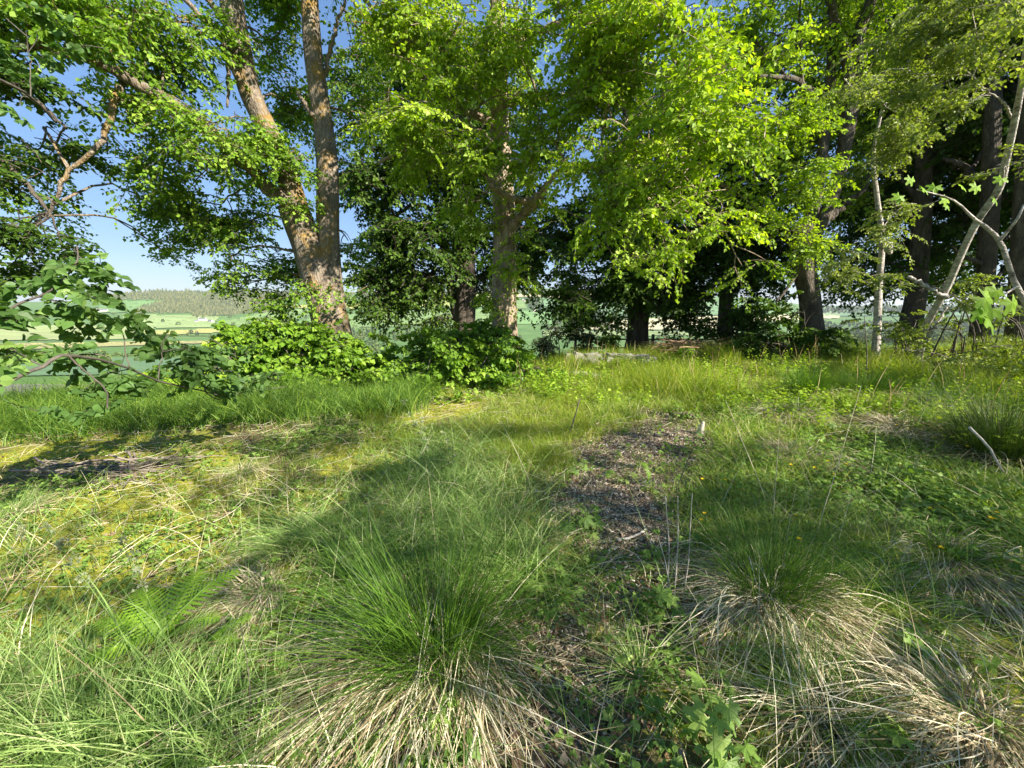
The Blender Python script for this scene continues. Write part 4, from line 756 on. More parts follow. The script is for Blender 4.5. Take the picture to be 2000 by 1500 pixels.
# seed stalks above the meadow
x, y = polar(150, 6.2, 12, 0, 60); z = ground(x, y); n = len(x); H = rng.uniform(.4, .75, n); az = rng.uniform(0, 6.28, n); t = np.linspace(0, 1, 5)[None, :, None]
P = np.stack([x, y, z], -1)[:, None]+H[:, None, None]*(np.array([0, 0, 1.])*t+np.stack([np.cos(az), np.sin(az), 0*az], -1)[:, None]*.22*t**2)
g = G(); tubes(g, P, np.array([[.0015, .0015, .0015, .0045, .0015]]), 3, rng.random(n)); g.build('seed_stalks', leafmat('seed_head', [(0, (.25, .16, .08)), (.6, (.4, .3, .14)), (1, (.5, .42, .22))], trans=.2), None, STUFF('reddish brown grass seed heads above the right meadow'))
# medium grass on the right half in shade
x, y = polar(45000, 1.2, 8, 12, 62, p=.9); f = sstep(.42, .58, fbm(x, y, 1.1, 90))*(1-in_bare(x, y))*.9; x, y = zone(x, y, f)
g = G(); blades(g, x, y, rng.uniform(.10, .32, len(x)), .003+.0009*np.hypot(x, y)*rng.uniform(.6, 1.5, len(x)), .75, 5, .45)
g.build('rough_grass', M_grass, None, STUFF('rough medium grass over the shaded right half'))
x, y = polar(26000, 4.0, 7.5, -22, 30); f = sstep(.40, .58, fbm(x, y, 1.0, 91))*(1-in_bare(x, y)); x, y = zone(x, y, f)
g = G(); blades(g, x, y, rng.uniform(.08, .24, len(x)), rng.uniform(.004, .007, len(x)), .6, 5, .4); 
x, y = patch(1000, [(1050, 900, 2.6, .28), (1000, 870, 1.6, .3), (1060, 850, 1.2, .35)], 1); x, y = zone(x, y, 1-in_bare(x, y)); blades(g, x, y, rng.uniform(.08, .22, len(x)), .004, .5, 5, .3)
g.build('fresh_grass', M_mead, None, STUFF('fresh light green grass left of the chip path'))
# loose dead stems lying all over
x, y = polar(7000, .9, 8, p=.9); x, y = zone(x, y, 1-.75*path_mask(x, y)); n = len(x); az = rng.uniform(0, PI, n); Ln = rng.uniform(.06, .3, n); z = ground(x, y)+rng.uniform(.01, .08, n)
d = np.stack([np.cos(az), np.sin(az), rng.normal(size=n)*.18], -1); t = np.linspace(-.5, .5, 4)[None, :, None]
P = np.stack([x, y, z], -1)[:, None]+Ln[:, None, None]*(d[:, None]*t+rng.normal(size=(n, 1, 3))*.2*t**2); P[..., 2] = np.maximum(P[..., 2], ground(P[..., 0], P[..., 1])+.006)
g = G(); tubes(g, P, rng.uniform(.0008, .0018, (n, 1))*(1+.15*np.hypot(x, y)[:, None]), 3, rng.random(n)); g.build('dead_stems', M_straw, None, STUFF('pale dead grass stems lying loose on the ground', 'straw'))
for nm, mt_, lab, n in (('loose_blades', M_blue, 'single long grass blades leaning every way in the foreground', 1500), ('loose_straws', M_straw, 'single long bleached straws caught in the foreground grass', 900)):
    x, y = polar(n, .9, 4.6, p=.9); x, y = zone(x, y, (1-.8*path_mask(x, y))*(.35+.65*sstep(.4, .55, fbm(x, y, 1.2, 300)))); g = G(); n = len(x)
    blades(g, x, y, rng.uniform(.15, .5, n), rng.uniform(.0022, .0055, n), rng.uniform(.2, 1.3, n), 8, rng.uniform(.1, 1.1, n)); g.build(nm, mt_, None, STUFF(lab))
# broad little leaves (buttercup, clover)
def herb_cover(n, r0, r1, a0, a1, thr, seed, name, lab, size=(.012, .03), mat=M_herb, extra=None):
    x, y = polar(n, r0, r1, a0, a1, p=.85); f = sstep(thr, thr+.12, fbm(x, y, 1.4, seed))*(1-.9*in_bare(x, y))*(1-.75*moss_mask(x, y))
    if extra is not None: f = np.maximum(f*.6, extra(x, y)*(1-in_bare(x, y)))
    x, y = zone(x, y, f); n = len(x); z = ground(x, y)+rng.uniform(.015, .09, n)
    C = np.stack([x, y, z], -1); g = G(); up = unit(np.array([0, 0, 1.])+rng.normal(size=(n, 3))*.35); a = rng.uniform(0, 6.28, n)
    sz = rng.uniform(*size, n)*(1+.06*np.hypot(x, y)); rn = rng.random(n)
    for k in range(3):
        A = np.stack([np.cos(a+k*2.1), np.sin(a+k*2.1), rng.normal(size=n)*.2], -1); A = unit(A-up*(A*up).sum(1, keepdims=True)*.7)
        leaves(g, 'lime', C, A, unit(up+rng.normal(size=(n, 3))*.15), sz*rng.uniform(.8, 1.2, n), np.clip(rn*.7+rng.random(n)*.3, 0, 1))
    s = np.stack([x, y, ground(x, y)], -1); tubes(g, np.stack([s, (s+C)/2+rng.normal(size=(n, 3))*.004, C], 1), .0009, 3, rn)
    g.build(name, mat, None, STUFF(lab, 'ground cover'))
herb_cover(23000, 1.7, 6.5, 12, 60, .44, 100, 'buttercup_leaves', 'low three lobed buttercup leaves under the right hand flowers', extra=lambda x, y: .9*np.exp(-((x-3.0)**2/3+(y-2.8)**2/1.3)))
herb_cover(20000, .8, 5.0, -60, -8, .40, 101, 'clover_leaves', 'small round weed leaves creeping through the left mossy ground', (.008, .022))
herb_cover(2200, .8, 2.4, -25, 40, .42, 102, 'creeping_leaves', 'fresh oval leaves creeping at the near edge by the tussock', (.010, .024))
def weeds(name, lab, n, r0, r1, a0, a1, thr, seed, hh, size, mat, kind='lime'):
    x, y = polar(n, r0, r1, a0, a1); x, y = zone(x, y, sstep(thr, thr+.1, fbm(x, y, 1.2, seed))*(1-.9*in_bare(x, y))); n = len(x); b = np.stack([x, y, ground(x, y)], -1)
    H = rng.uniform(*hh, n); tip = b+np.stack([rng.normal(size=n)*.12*H, rng.normal(size=n)*.12*H, H], -1); g = G()
    tubes(g, np.stack([b, (b+tip)/2+rng.normal(size=(n, 3))*.01, tip], 1), .0013, 3, rng.random(n)); m = 9; t = np.tile(np.linspace(.2, 1, m), n); i = np.repeat(np.arange(n), m)
    P = b[i]*(1-t[:, None])+tip[i]*t[:, None]; a = np.tile(np.arange(m)*2.4, n)+np.repeat(rng.uniform(0, 6, n), m)
    A = np.stack([np.cos(a), np.sin(a), rng.uniform(-.35, .35, len(a))], -1); leaves(g, kind, P+A*.008, A, unit(np.array([0, 0, 1.])+rng.normal(size=P.shape)*.35), rng.uniform(*size, len(a))*(1.2-.5*t), np.clip(np.repeat(rng.random(n), m)*.6+rng.random(len(a))*.4, 0, 1))
    g.build(name, mat, None, STUFF(lab, 'weeds'))
weeds('meadow_weeds', 'leafy weeds mixed into the sunlit meadow grass', 2600, 5.6, 12.5, 2, 60, .42, 200, (.12, .42), (.035, .075), M_lime)
weeds('dark_weeds', 'darker leafy weeds in the shaded right half', 1500, 3.2, 7, 22, 60, .44, 201, (.08, .25), (.03, .06), M_herb)
weeds('small_weeds', 'small leafy weeds dotted through the left ground', 1500, .9, 6, -60, 30, .42, 202, (.03, .12), (.015, .035), M_herb)
weeds('bank_weeds', 'leafy weeds below the basal bushes', 700, 5.8, 8.5, -35, 8, .42, 203, (.1, .3), (.04, .08), M_mid)
# wood chips and leaf litter
x, y = polar(150000, 1.1, 7, -2, 32, p=.9); x, y = zone(x, y, path_mask(x, y)); n = len(x)
C = np.stack([x, y, ground(x, y)+rng.uniform(.002, .016, n)], -1); g = G(); A = unit(rng.normal(size=(n, 3))*np.array([1, 1, .25])); N_ = unit(np.array([0, 0, 1.])+rng.normal(size=(n, 3))*.45)
s_ = unit(np.cross(N_, A)); ln = rng.uniform(.004, .013, n)[:, None]*(.7+.12*np.hypot(x, y)[:, None]); wd = ln*rng.uniform(.2, .45, (n, 1))
Nn = np.cross(A, s_); th = .0015
V = np.stack([C-A*ln-s_*wd, C+A*ln-s_*wd*.8, C+A*ln*.9+s_*wd, C-A*ln*.9+s_*wd*.8, C-A*ln-s_*wd-Nn*th*2, C+A*ln-s_*wd-Nn*th*2, C+A*ln+s_*wd-Nn*th*2, C-A*ln+s_*wd-Nn*th*2], 1)
tf = np.array([[0, 1, 2, 3], [0, 4, 5, 1], [1, 5, 6, 2], [2, 6, 7, 3], [3, 7, 4, 0]]); g.add(V, (tf[None]+np.arange(n)[:, None, None]*8).reshape(-1, 4), np.repeat(rng.random(n)**1.2, 8))
g.build('wood_chips', M_chip, None, STUFF('grey brown wood chips covering the worn path', 'wood chips'))
x, y = polar(12000, .8, 7.5, -60, 60); f = .16+.2*path_mask(x, y)+1.0*np.exp(-((x-.35)**2/.25+(y-1.2)**2/.3)); x, y = zone(x, y, f); n = len(x)
g = G(); leaves(g, 'lime', np.stack([x, y, ground(x, y)+rng.uniform(.004, .02, n)], -1), unit(rng.normal(size=(n, 3))*np.array([1, 1, .3])), unit(np.array([0, 0, 1.])+rng.normal(size=(n, 3))*.5), rng.uniform(.015, .045, n), rng.random(n)); g.build('leaf_litter', M_litter, None, STUFF('curled brown dead leaves scattered on the ground', 'leaf litter'))

# tussocks
def tussock(label, px, py, r, hg, ng, ns, ls=.5, name='grass_tussock', gm=M_rush, w=.0028, bend=.5, lean=.35, skew=(0, 0), group='tussocks in the clearing', sw=.003):
    b = gp(px, py); root = thing(name, label, 'tussock', b, group)
    nd_ = 9; cd = rng.uniform(0, 2*PI, nd_); cl = rng.uniform(.65, 1.15, nd_)      # a tussock is a few leaning locks, not an even fan
    if ng:
        lk = rng.integers(0, nd_, ng); a = np.where(rng.random(ng) < .55, cd[lk]+rng.normal(size=ng)*.35, rng.uniform(0, 2*PI, ng)); q = r*.5*rng.random(ng)**.7; x = b[0]+q*np.cos(a); y = b[1]+q*np.sin(a)
        az = a+rng.normal(size=ng)*.6; flop = rng.random(ng) < .3
        g = G(); blades(g, x, y, hg*cl[lk]*rng.uniform(.35, 1.1, ng), rng.uniform(.55, 1.3, ng)*w, np.where(flop, bend*2.4, bend), 8, lean+.5*q/r+.25*flop, az=az, rnd=np.clip(rng.beta(1.2, 1.6, ng), 0, 1)); g.build('green_blades', gm, root)
    if ns:
        lk = rng.integers(0, nd_, ns); a = np.where(rng.random(ns) < .6, cd[lk]+rng.normal(size=ns)*.3, rng.uniform(0, 2*PI, ns)); q = r*.6*rng.random(ns)**.5; o = np.stack([b[0]+q*np.cos(a), b[1]+q*np.sin(a)], -1); az = a+rng.normal(size=ns)*.55
        d = np.stack([np.cos(az)+skew[0], np.sin(az)+skew[1]], -1)*rng.uniform(.45, 1.1, (ns, 1)); K = 8; t = np.linspace(0, 1, K)[None, :, None]
        Ls = ls*cl[lk]*rng.uniform(.3, 1.15, ns); up = rng.uniform(.0, .26, ns)*rng.uniform(.2, 1, ns)
        crv = rng.normal(size=(ns, 1, 1))*.35; pd = np.stack([-d[:, 1], d[:, 0]], -1)[:, None]
        xy = o[:, None]+(d[:, None]+pd*crv*t)*(Ls[:, None, None]*t**.9)
        gz = ground(xy[..., 0], xy[..., 1]); z = gz+r*.2*(1-t[..., 0])+Ls[:, None]*up[:, None]*np.sin(np.clip(t[..., 0]*1.05, 0, 1)*PI)**.9*1.25+.006+rng.uniform(0, .06, (ns, 1))*t[..., 0]
        kink = np.where(rng.random((ns, 1, 1)) < .3, np.maximum(t-rng.uniform(.3, .8, (ns, 1, 1)), 0), 0)*rng.normal(size=(ns, 1, 3))*.35*Ls[:, None, None]
        P = np.concatenate([xy, z[..., None]], -1)+kink*np.array([1, 1, .2])+np.cumsum(np.cumsum(rng.normal(size=(ns, K, 3))*.0025, 1), 1)*np.array([1, 1, .4])
        sd = unit(np.stack([-d[:, 1], d[:, 0], rng.normal(size=ns)*.4], -1))[:, None]*np.ones((1, K, 1))
        g = G(); ribbons(g, P, rng.uniform(.5, 1.4, (ns, 1))*sw*np.linspace(1, .45, K)[None], sd, rng.random(ns)); g.build('straw_blades', M_straw, root)
    return root
tussock('biggest tussock front and centre, dark green tuft over a wide pale straw skirt', 850, 1285, .34, .66, 1900, 1500, .56, skew=(-.35, -.35), bend=.32, w=.0036, sw=.0042)
tussock('tussock right of the path with arching blades and bleached straw underneath', 1500, 1180, .32, .50, 1500, 1900, .52, skew=(-.1, -.4), w=.0036, bend=.35, sw=.0044)
tussock('dry tussock under the yellow flower near the right edge', 1850, 1100, .26, .36, 900, 1300, .46, skew=(.05, -.5), sw=.0042)
tussock('low dark tuft left of the middle beside the moss', 570, 1075, .2, .26, 1200, 300, .3, gm=M_blue, skew=(-.2, -.3))
tussock('small tuft by the edge of the chip path above the lobed herbs', 1050, 1060, .12, .2, 400, 300, .22)
tussock('dark upright rush clump at the edge of shade on the right', 1570, 775, .5, .75, 1700, 350, .5, name='rush_clump', w=.005, bend=.3, lean=.25, sw=.006)
tussock('rush clump round the foot of the slim pale sapling', 1690, 775, .5, .6, 1700, 300, .5, name='rush_clump', w=.005, bend=.35, lean=.3, sw=.006)
tussock('tall blackish rush clump at the right edge', 1955, 900, .6, .85, 3200, 350, .6, name='rush_clump', gm=M_rushd, w=.004, bend=.35, lean=.25, sw=.004, skew=(-.3, -.2))
tussock('pale straw mound in the shade just below the upright rush clump', 1530, 820, .5, .2, 600, 1300, .5, sw=.0045)
tussock('round straw mound above the row of yellow flowers', 1560, 905, .38, .16, 400, 1400, .42, sw=.004)
tussock('grey straw mound between the rushes and the right edge', 1760, 850, .5, .25, 900, 900, .5, sw=.0045)
tussock('straw mound behind the black rush clump', 1850, 800, .5, .45, 1400, 400, .5, sw=.004)
tussock('green tuft standing alone left of the meadow', 1215, 770, .25, .45, 500, 160, .3, gm=M_mead, w=.006, bend=.3, sw=.005)
tussock('green tuft at the right of the meadow front', 1290, 760, .3, .45, 500, 160, .3, gm=M_mead, w=.006, bend=.3, sw=.005)
tussock('tuft of pale grass at the right end of the bright bush', 1125, 712, .3, .5, 400, 200, .35, gm=M_mead, w=.007, bend=.3, sw=.006)
tussock('flattened straw tussock in the lower right corner', 1900, 1420, .22, .2, 600, 1200, .5, skew=(-.5, -.1), sw=.0042)
tussock('wiry green tussock low between the two lobed plants at the right', 1600, 1400, .22, .32, 1300, 500, .35)
tussock('tuft of wide fresh blades beside the right end of the straw skirt', 1250, 1330, .12, .26, 220, 60, .2, gm=M_blue, w=.006, bend=.9)
tussock('dry tuft on the left side of the straw skirt', 510, 1170, .18, .2, 300, 800, .36, skew=(-.6, -.3), sw=.004)
tussock('dry tuft at the lower end of the pebble grey straw patch on the right', 1740, 1200, .2, .3, 700, 900, .4, sw=.004)
tussock('short grass tuft with dead tips at the left margin', 30, 1010, .2, .3, 600, 200, .3, gm=M_blue)
tussock('loose tuft in the middle of the mossy ground', 470, 930, .2, .22, 300, 200, .3, gm=M_blue)

# herbs with lobed leaves, ferns, buttercups
def lobed(g, P, A, Nn, size, rn, lobes=5, teeth=.22):
    A = unit(A); s = unit(np.cross(Nn, A)); n = np.cross(A, s); V = [P+A*size*.35]; m = lobes*6
    for k in range(m+1):
        th = -2.45+4.9*k/m; ph = (k % 6)/6*2*PI; rad = size*(.78+.22*np.cos(ph))*(.55+.45*np.cos(th*.55))*(1+teeth*(.5 if k % 2 else -.3))
        V.append(P+A*size*.25+A*np.cos(th)*rad+s*np.sin(th)*rad*.95-n*rad*rad/size*.25)
    V = np.array(V); f = [[0, k, k+1] for k in range(1, m+1)]; g.add(V, f, rn)
def herb(label, px, py, nl, size, spread, h, name='lobed_herb', mat=M_herb, group='broad lobed herbs'):
    b = gp(px, py); root = thing(name, label, 'herb', b, group); g = G(); gs = G()
    for k in range(nl):
        a = rng.uniform(0, 6.28); q = spread*rng.random()**.6; hh = h*rng.uniform(.35, 1)*(1-.3*q/spread)
        e = b+np.array([q*math.cos(a), q*math.sin(a), hh]); m = (b+e)/2+np.array([0, 0, hh*.25])
        sp = smooth_path([b, m, e], 6); tubes(gs, sp[None], .0022, 4, .5)
        A = np.array([math.cos(a), math.sin(a), rng.uniform(-.5, .1)])+rng.normal(size=3)*.3; N_ = unit(np.array([0, -.25, 1.])+rng.normal(size=3)*.35)
        lobed(g, e, A, N_, size*rng.uniform(.6, 1.1), rng.random())
    gs.build('stem', mat, root); g.build('leaf_cluster', mat, root)
for a in [('tall lobed herb standing in front of the right tussock', 1400, 1475, 11, .075, .10, .26), ('wide lobed herb at the lower right, closest to the edge', 1760, 1490, 12, .09, .16, .14),
          ('lobed herb cut by the bottom edge below the straw skirt', 860, 1492, 10, .07, .12, .16), ('bushy lobed herb at the left edge of the chip path', 1130, 1040, 16, .075, .17, .2),
          ('dense herb below the bushy one, left of the path end', 1080, 1165, 16, .06, .14, .17), ('pale lobed herb just under the wood chips', 1250, 1185, 9, .07, .12, .16),
          ('small herb between the fern and the straw skirt', 510, 1350, 6, .05, .08, .14), ('small lobed herb at the far end of the path, left side', 1130, 925, 8, .06, .14, .14),
          ('herb in the middle of the chip path', 1215, 935, 7, .05, .12, .08), ('herb cluster by the pale stump', 1330, 880, 10, .05, .2, .1), ('nettle-like herb beside the right hand straw mound', 1610, 850, 14, .07, .25, .2),
          ('small herb under the bank grass at left', 630, 850, 6, .07, .12, .18), ('herb under the far right straw', 1830, 1290, 10, .06, .16, .2), ('creeping herb right of the tussock base', 1130, 1420, 9, .045, .12, .06)]:
    herb(*a)
def fern(label, px, py, fr):
    b = gp(px, py); root = thing('fern', label, 'fern', b, 'young ferns')
    for (az, Ln, up) in fr:
        g = G(); d = np.array([math.cos(az), math.sin(az), 0]); t = np.linspace(0, 1, 18)
        P = b+np.array([0, 0, .11])+d*(Ln*t**1.2)[:, None]*.9+np.array([0, 0, 1.])*(Ln*up*(t-.55*t**2))[:, None]
        tubes(g, P[None], np.linspace(.0022, .0006, 18)[None], 4, .3); T = unit(np.gradient(P, axis=0)); s = unit(np.cross(T, [0, 0, 1.])); k = np.arange(2, 18)
        for sg in (1, -1):
            w = Ln*.30*np.sin(np.clip((k-1)/17*PI, .1, 3))**.7
            for j, q in enumerate(k):
                A = unit(s[q]*sg+T[q]*.45-np.array([0, 0, .12])); N_ = np.cross(s[q], T[q]); m = 9; tt = np.linspace(0, 1, m); wid = .0105*(1-tt)**.6*Ln/.3
                zz = np.where(np.arange(m) % 2, 1.0, .55); c = P[q]+A*(w[j]*tt)[:, None]; tv = T[q]
                V = np.stack([c-tv*(wid*zz)[:, None], c+tv*(wid*zz)[:, None]], 1); i = np.arange(m-1)*2; g.add(V, np.stack([i, i+1, i+3, i+2], -1), rng.random())
        g.build('frond', M_fern, root)
fern('bright fern at lower left with several spreading fronds', 335, 1290, [(.9, .30, 1.2), (1.7, .28, 1.1), (2.6, .30, .9), (3.2, .28, .8), (.1, .24, .8), (4.0, .24, .7)])
fern('single upright yellow fern tip on the chip path', 1265, 965, [(1.8, .12, 2.2), (1.2, .08, 1.4)])
fern('small fern at the right of the bright fern', 420, 1290, [(.6, .16, .5), (-.2, .14, .4)])
def buttercup(label, px, py, h=.2, s=.015):
    d = ray(px, py); t = (CAMZ-h)/-d[2]; c = np.array([0, 0, CAMZ])+d*t; gz = float(ground(c[0], c[1])); c[2] = max(c[2], gz+.08)
    b = np.array([c[0]+rng.normal()*.02, c[1]+rng.normal()*.02, gz]); root = thing('buttercup', label, 'flower', b, 'buttercups')
    g = G(); tubes(g, smooth_path([b, (b+c)/2+[.01, 0, 0], c], 6)[None], .0009, 4, .5); g.build('stem', M_herb, root)
    g = G(); n = 5; a = np.arange(n)*2*PI/n+rng.random(); A = np.stack([np.cos(a), np.sin(a), np.full(n, .55)], -1); leaves(g, 'heart', np.repeat(c[None], n, 0), A, np.stack([-np.cos(a)*.5, -np.sin(a)*.5, np.ones(n)], -1), s, rng.random(n)); g.build('petals', M_yel, root)
for a in [('largest yellow flower near the right edge', 1937, 1013, .24, .02), ('small yellow flower above the largest one', 1947, 1001, .24, .012), ('flower at the left end of the row under the straw mound', 1545, 908), ('flower second in the row under the straw mound', 1591, 914), ('topmost flower of the row under the straw mound', 1617, 901),
          ('flower at the right end of the row under the straw mound', 1654, 907), ('lowest flower of the row under the straw mound', 1630, 927), ('flower on the right margin of the chip path', 1372, 936), ('flower a step right of the path margin flower', 1417, 938), ('upper bloom of the pair beside the dry stalks', 1376, 1003), ('lower bloom of the pair beside the dry stalks', 1370, 1016),
          ('lone flower above the right tussock', 1555, 1007), ('faint flower among the blades of the right tussock', 1560, 1053), ('flower left of the dry tussock top', 1817, 993), ('highest flower of the far group by the rushes', 1757, 813), ('middle flower of the far group by the rushes', 1752, 830), ('lowest flower of the far group by the rushes', 1774, 838), ('flower in front of the black rush clump', 1889, 872), ('tiny flower left of the black rush clump', 1822, 855), ('flower low at the right bottom quarter', 1838, 1070)]:
    buttercup(*a)

# dry stalks, sticks, brush, wall, fence
def stalk(label, pts, r, name='dry_stalk', mat=M_straw, cat='stalk', group='dry standing stalks'):
    P = np.array(pts); root = tag
    g = G(); sp = smooth_path(P, 12); tubes(g, (sp+np.cumsum(np.cumsum(rng.normal(size=sp.shape)*r*.45, 0), 0))[None], (np.linspace(1, .5, 12)*r)[None], 5, .8, cap=True); return g.build(name, mat, None, dict(label=label, cat=cat, group=group))
def st(b, t, Y2=None):
    p = gp(*b); return [p, (p+at(t[0], t[1], Y2 or p[1]))/2+np.array([.01, 0, 0]), at(t[0], t[1], Y2 or p[1])]
stalk('long pale straw leaning left above the path margin', st((1505, 1000), (1432, 790)), .003)
stalk('tan grass stalk rising beside the tall pale straw', st((1510, 1030), (1500, 830)), .0025)
stalk('tan stalk leaning right across the straw mound', st((1590, 1060), (1660, 770)), .0025)
stalk('thin grey stem standing in the fresh grass', st((1045, 965), (985, 815)), .0022)
stalk('brown woody stem standing alone in the middle distance', st((1112, 850), (1130, 768)), .010, mat=M_twig)
stalk('dark thin dead stem at the right side of the path', st((1322, 960), (1322, 858)), .005, mat=M_twig)
for i, (b, t, l) in enumerate([((1305, 1180), (1290, 985), 'grey dead stem, leftmost of the bundle by the path'), ((1318, 1175), (1325, 975), 'grey dead stem in the middle of the bundle by the path'), ((1335, 1170), (1356, 945), 'forked pale dead stem, rightmost of the bundle by the path'), ((1310, 1185), (1300, 1040), 'short grey dead stem in the bundle by the path')]):
    stalk(l, st(b, t), .0035, mat=M_pale)
stalk('thin brown stalk at the lower left of the straw skirt', st((480, 1470), (478, 1230)), .002, mat=M_twig)
stalk('reddish stem standing left of the slim pale sapling', st((1690, 745), (1700, 640)), .012, mat=M_twig)
def lying(label, a, b, r, mat=M_twig, lift=.02, name='fallen_stick', group='fallen sticks', cat='stick'):
    A, B = gp(*a), gp(*b); m = (A+B)/2+rng.normal(size=3)*.02; P = smooth_path([A, m, B], 14); P[:, 2] = ground(P[:, 0], P[:, 1])+r+lift
    g = G(); tubes(g, (P+rng.normal(size=P.shape)*r*.3)[None], (np.linspace(1, .6, 14)*r)[None], 7, .5, rough=.4, cap=True); g.build(name, mat, None, dict(label=label, cat=cat, group=group))
lying('pale broken stick lying across the chips', (1205, 1062), (1262, 1040), .009, M_pale)
lying('short pale stick below the pale broken one', (1185, 1092), (1208, 1078), .010, M_pale)
lying('dark curved stick at the far end of the path', (1278, 856), (1330, 844), .014)
lying('dark rotten branch beside the pale stump', (1310, 815), (1360, 822), .03)
lying('small dark stick at the left side of the path', (1175, 862), (1200, 872), .012)
lying('orange brown bark piece on the chips', (1210, 1082), (1228, 1084), .008, M_litter)
# long dead branch leaning at the right
A = gp(1968, 940); P = smooth_path([A, (A+at(1893, 833, A[1]+.2))/2+[.02, 0, .02], at(1893, 833, A[1]+.2)], 12)+rng.normal(size=(12, 3))*.003; g = G(); tubes(g, P[None], np.linspace(.007, .011, 12)[None], 7, .5, rough=.3, cap=True); g.build('dead_branch', M_pale, None, dict(label='grey dead branch sticking up out of the right hand rushes', cat='branch'))
# weathered stump
b = gp(1368, 850); root = thing('stump', 'small pale weathered stump at the far end of the path', 'stump', b); g = G(); tubes(g, smooth_path([b-[0, 0, .05], b+[.0, 0, .08], b+[.02, 0, .17]], 10)[None], np.array([[.075, .06, .045, .04, .034, .032, .026, .022, .018, .012]]), 12, .5, rough=.6, cap=True); g.build('stump_wood', M_pale, root)
g = G(); tubes(g, np.array([[b+[.02, 0, .03], b+[.13, -.03, .05], b+[.22, -.05, .01]]]), np.array([[.025, .018, .01]]), 8, .5, cap=True); g.build('root', M_pale, root)
# pile of brushwood left
def brush(label, px0, px1, py, n, h, name='brushwood_pile', spread=.15, ln=(.4, 1.3), Y=None, mat=M_twig, r=(.004, .012)):
    A, B = (gp(px0, py), gp(px1, py)) if Y is None else [np.array([at(p, py, Y)[0], Y, 0]) for p in (px0, px1)]
    root_p = (A+B)/2; t = rng.random(n)[:, None]; c = A*(1-t)+B*t; c[:, 1] += rng.normal(size=n)*spread; c[:, 2] = ground(c[:, 0], c[:, 1])+rng.random(n)*h
    a = rng.normal(size=n)*.5; L_ = rng.uniform(*ln, n)[:, None, None]; d = np.stack([np.cos(a), np.sin(a), rng.normal(size=n)*.12], -1)[:, None]; tt = np.linspace(-.5, .5, 7)[None, :, None]
    P = c[:, None]+L_*(d*tt+rng.normal(size=(n, 1, 3))*np.array([.15, .15, .25])*tt**2)+rng.normal(size=(n, 7, 3))*.006; P[..., 2] = np.maximum(P[..., 2], ground(P[..., 0], P[..., 1])+.01)
    g = G(); tubes(g, P, rng.uniform(*r, (n, 1))*np.linspace(1, .4, 7)[None], 5, rng.random(n)); g.build(name, mat, None, dict(label=label, cat='brushwood'))
brush('dark pile of thin branches lying at the foot of the left grass bank', 120, 310, 928, 55, .06, spread=.12, mat=plain('grey_twig', (.12, .09, .07), (.30, .25, .2), 10))
brush('brown heap of cut branches on the ridge edge between the two dark trees', 1290, 1375, 700, 260, .45, spread=.5, Y=12, ln=(.5, 1.6), r=(.006, .018), mat=plain('brush_wood', (.16, .09, .05), (.34, .22, .13), 10))
shrub('shrub', 'yellow green bramble growing over the heap of cut branches', [bp(1370, 695, 10.5, 45, 18, .6, 1), bp(1345, 680, 10.6, 22, 10, .3, .8)], .07, M_maple, 16, at(1370, 710, 10.5)*[1, 1, 0], None, nst=8)
# low tumbled stone wall with turf on top
A, B = at(1115, 722, 10.6), at(1275, 722, 10.4); root = thing('stone_wall', 'low tumbled dry stone wall under the twin-trunked tree', 'wall', [(A[0]+B[0])/2, 10.5, 0])
bpy.context.view_layer.update(); g = G(); n = 90
ico_v = np.array([[x, y, z] for x in (-1, 1) for y in (-1, 1) for z in (-1, 1)], float); ico_f = np.array([[0, 1, 3, 2], [4, 6, 7, 5], [0, 4, 5, 1], [2, 3, 7, 6], [0, 2, 6, 4], [1, 5, 7, 3]])
for k in range(n):
    t = rng.random(); row = k % 3; c = A*(1-t)+B*t; c[1] += rng.normal()*.08+row*.03; c[2] = float(ground(c[0], c[1]))+.05+row*.08*(1 if rng.random() < .8 else .3); sz = np.array([rng.uniform(.08, .2), rng.uniform(.08, .14), rng.uniform(.035, .07)])
    a = rng.normal()*.3; V = (ico_v+rng.normal(size=ico_v.shape)*.16)*sz; V = np.stack([V[:, 0]*math.cos(a)-V[:, 2]*math.sin(a)*.6, V[:, 1], V[:, 2]+V[:, 0]*math.sin(a)*.6], -1); g.add(V+c, ico_f, rng.random())
o = g.build('stones', M_stone, root); bv = o.modifiers.new('round', 'BEVEL'); bv.width = .015; bv.segments = 2
for (px, py, l) in [(1132, 733, 'flat pale stone lying before the low wall'), (1168, 738, 'second flat stone lying right of the palest one')]:
    c = gp(px, py); V = (ico_v+rng.normal(size=ico_v.shape)*.12)*np.array([.16, .12, .04])+c+[0, 0, .04]; g = G(); g.add(V, ico_f, .5); o = g.build('loose_stone', M_stone, None, dict(label=l, cat='stone')); bv = o.modifiers.new('round', 'BEVEL'); bv.width = .02; bv.segments = 3
# fence on the ridge edge
c0 = at(1273, 690, 16); root = thing('wire_fence', 'weathered post and rail fence on the ridge edge right of the twin trunks', 'fence', c0)
for dx in (-3.2, 0, 3.0, 6.2):
    x = c0[0]+dx; z = float(ground(x, 16.)); g = G(); V = ico_v*np.array([.05, .05, .6])+np.array([x, 16., z+.5]); g.add(V, ico_f, .5); g.build('post', M_post, root)
for zz in (.55, .9):
    g = G(); V = ico_v*np.array([4.9, .015, .03])+np.array([c0[0]+1.5, 15.93, float(ground(c0[0], 16.))+zz]); g.add(V, ico_f, .5); g.build('rail', M_post, root)
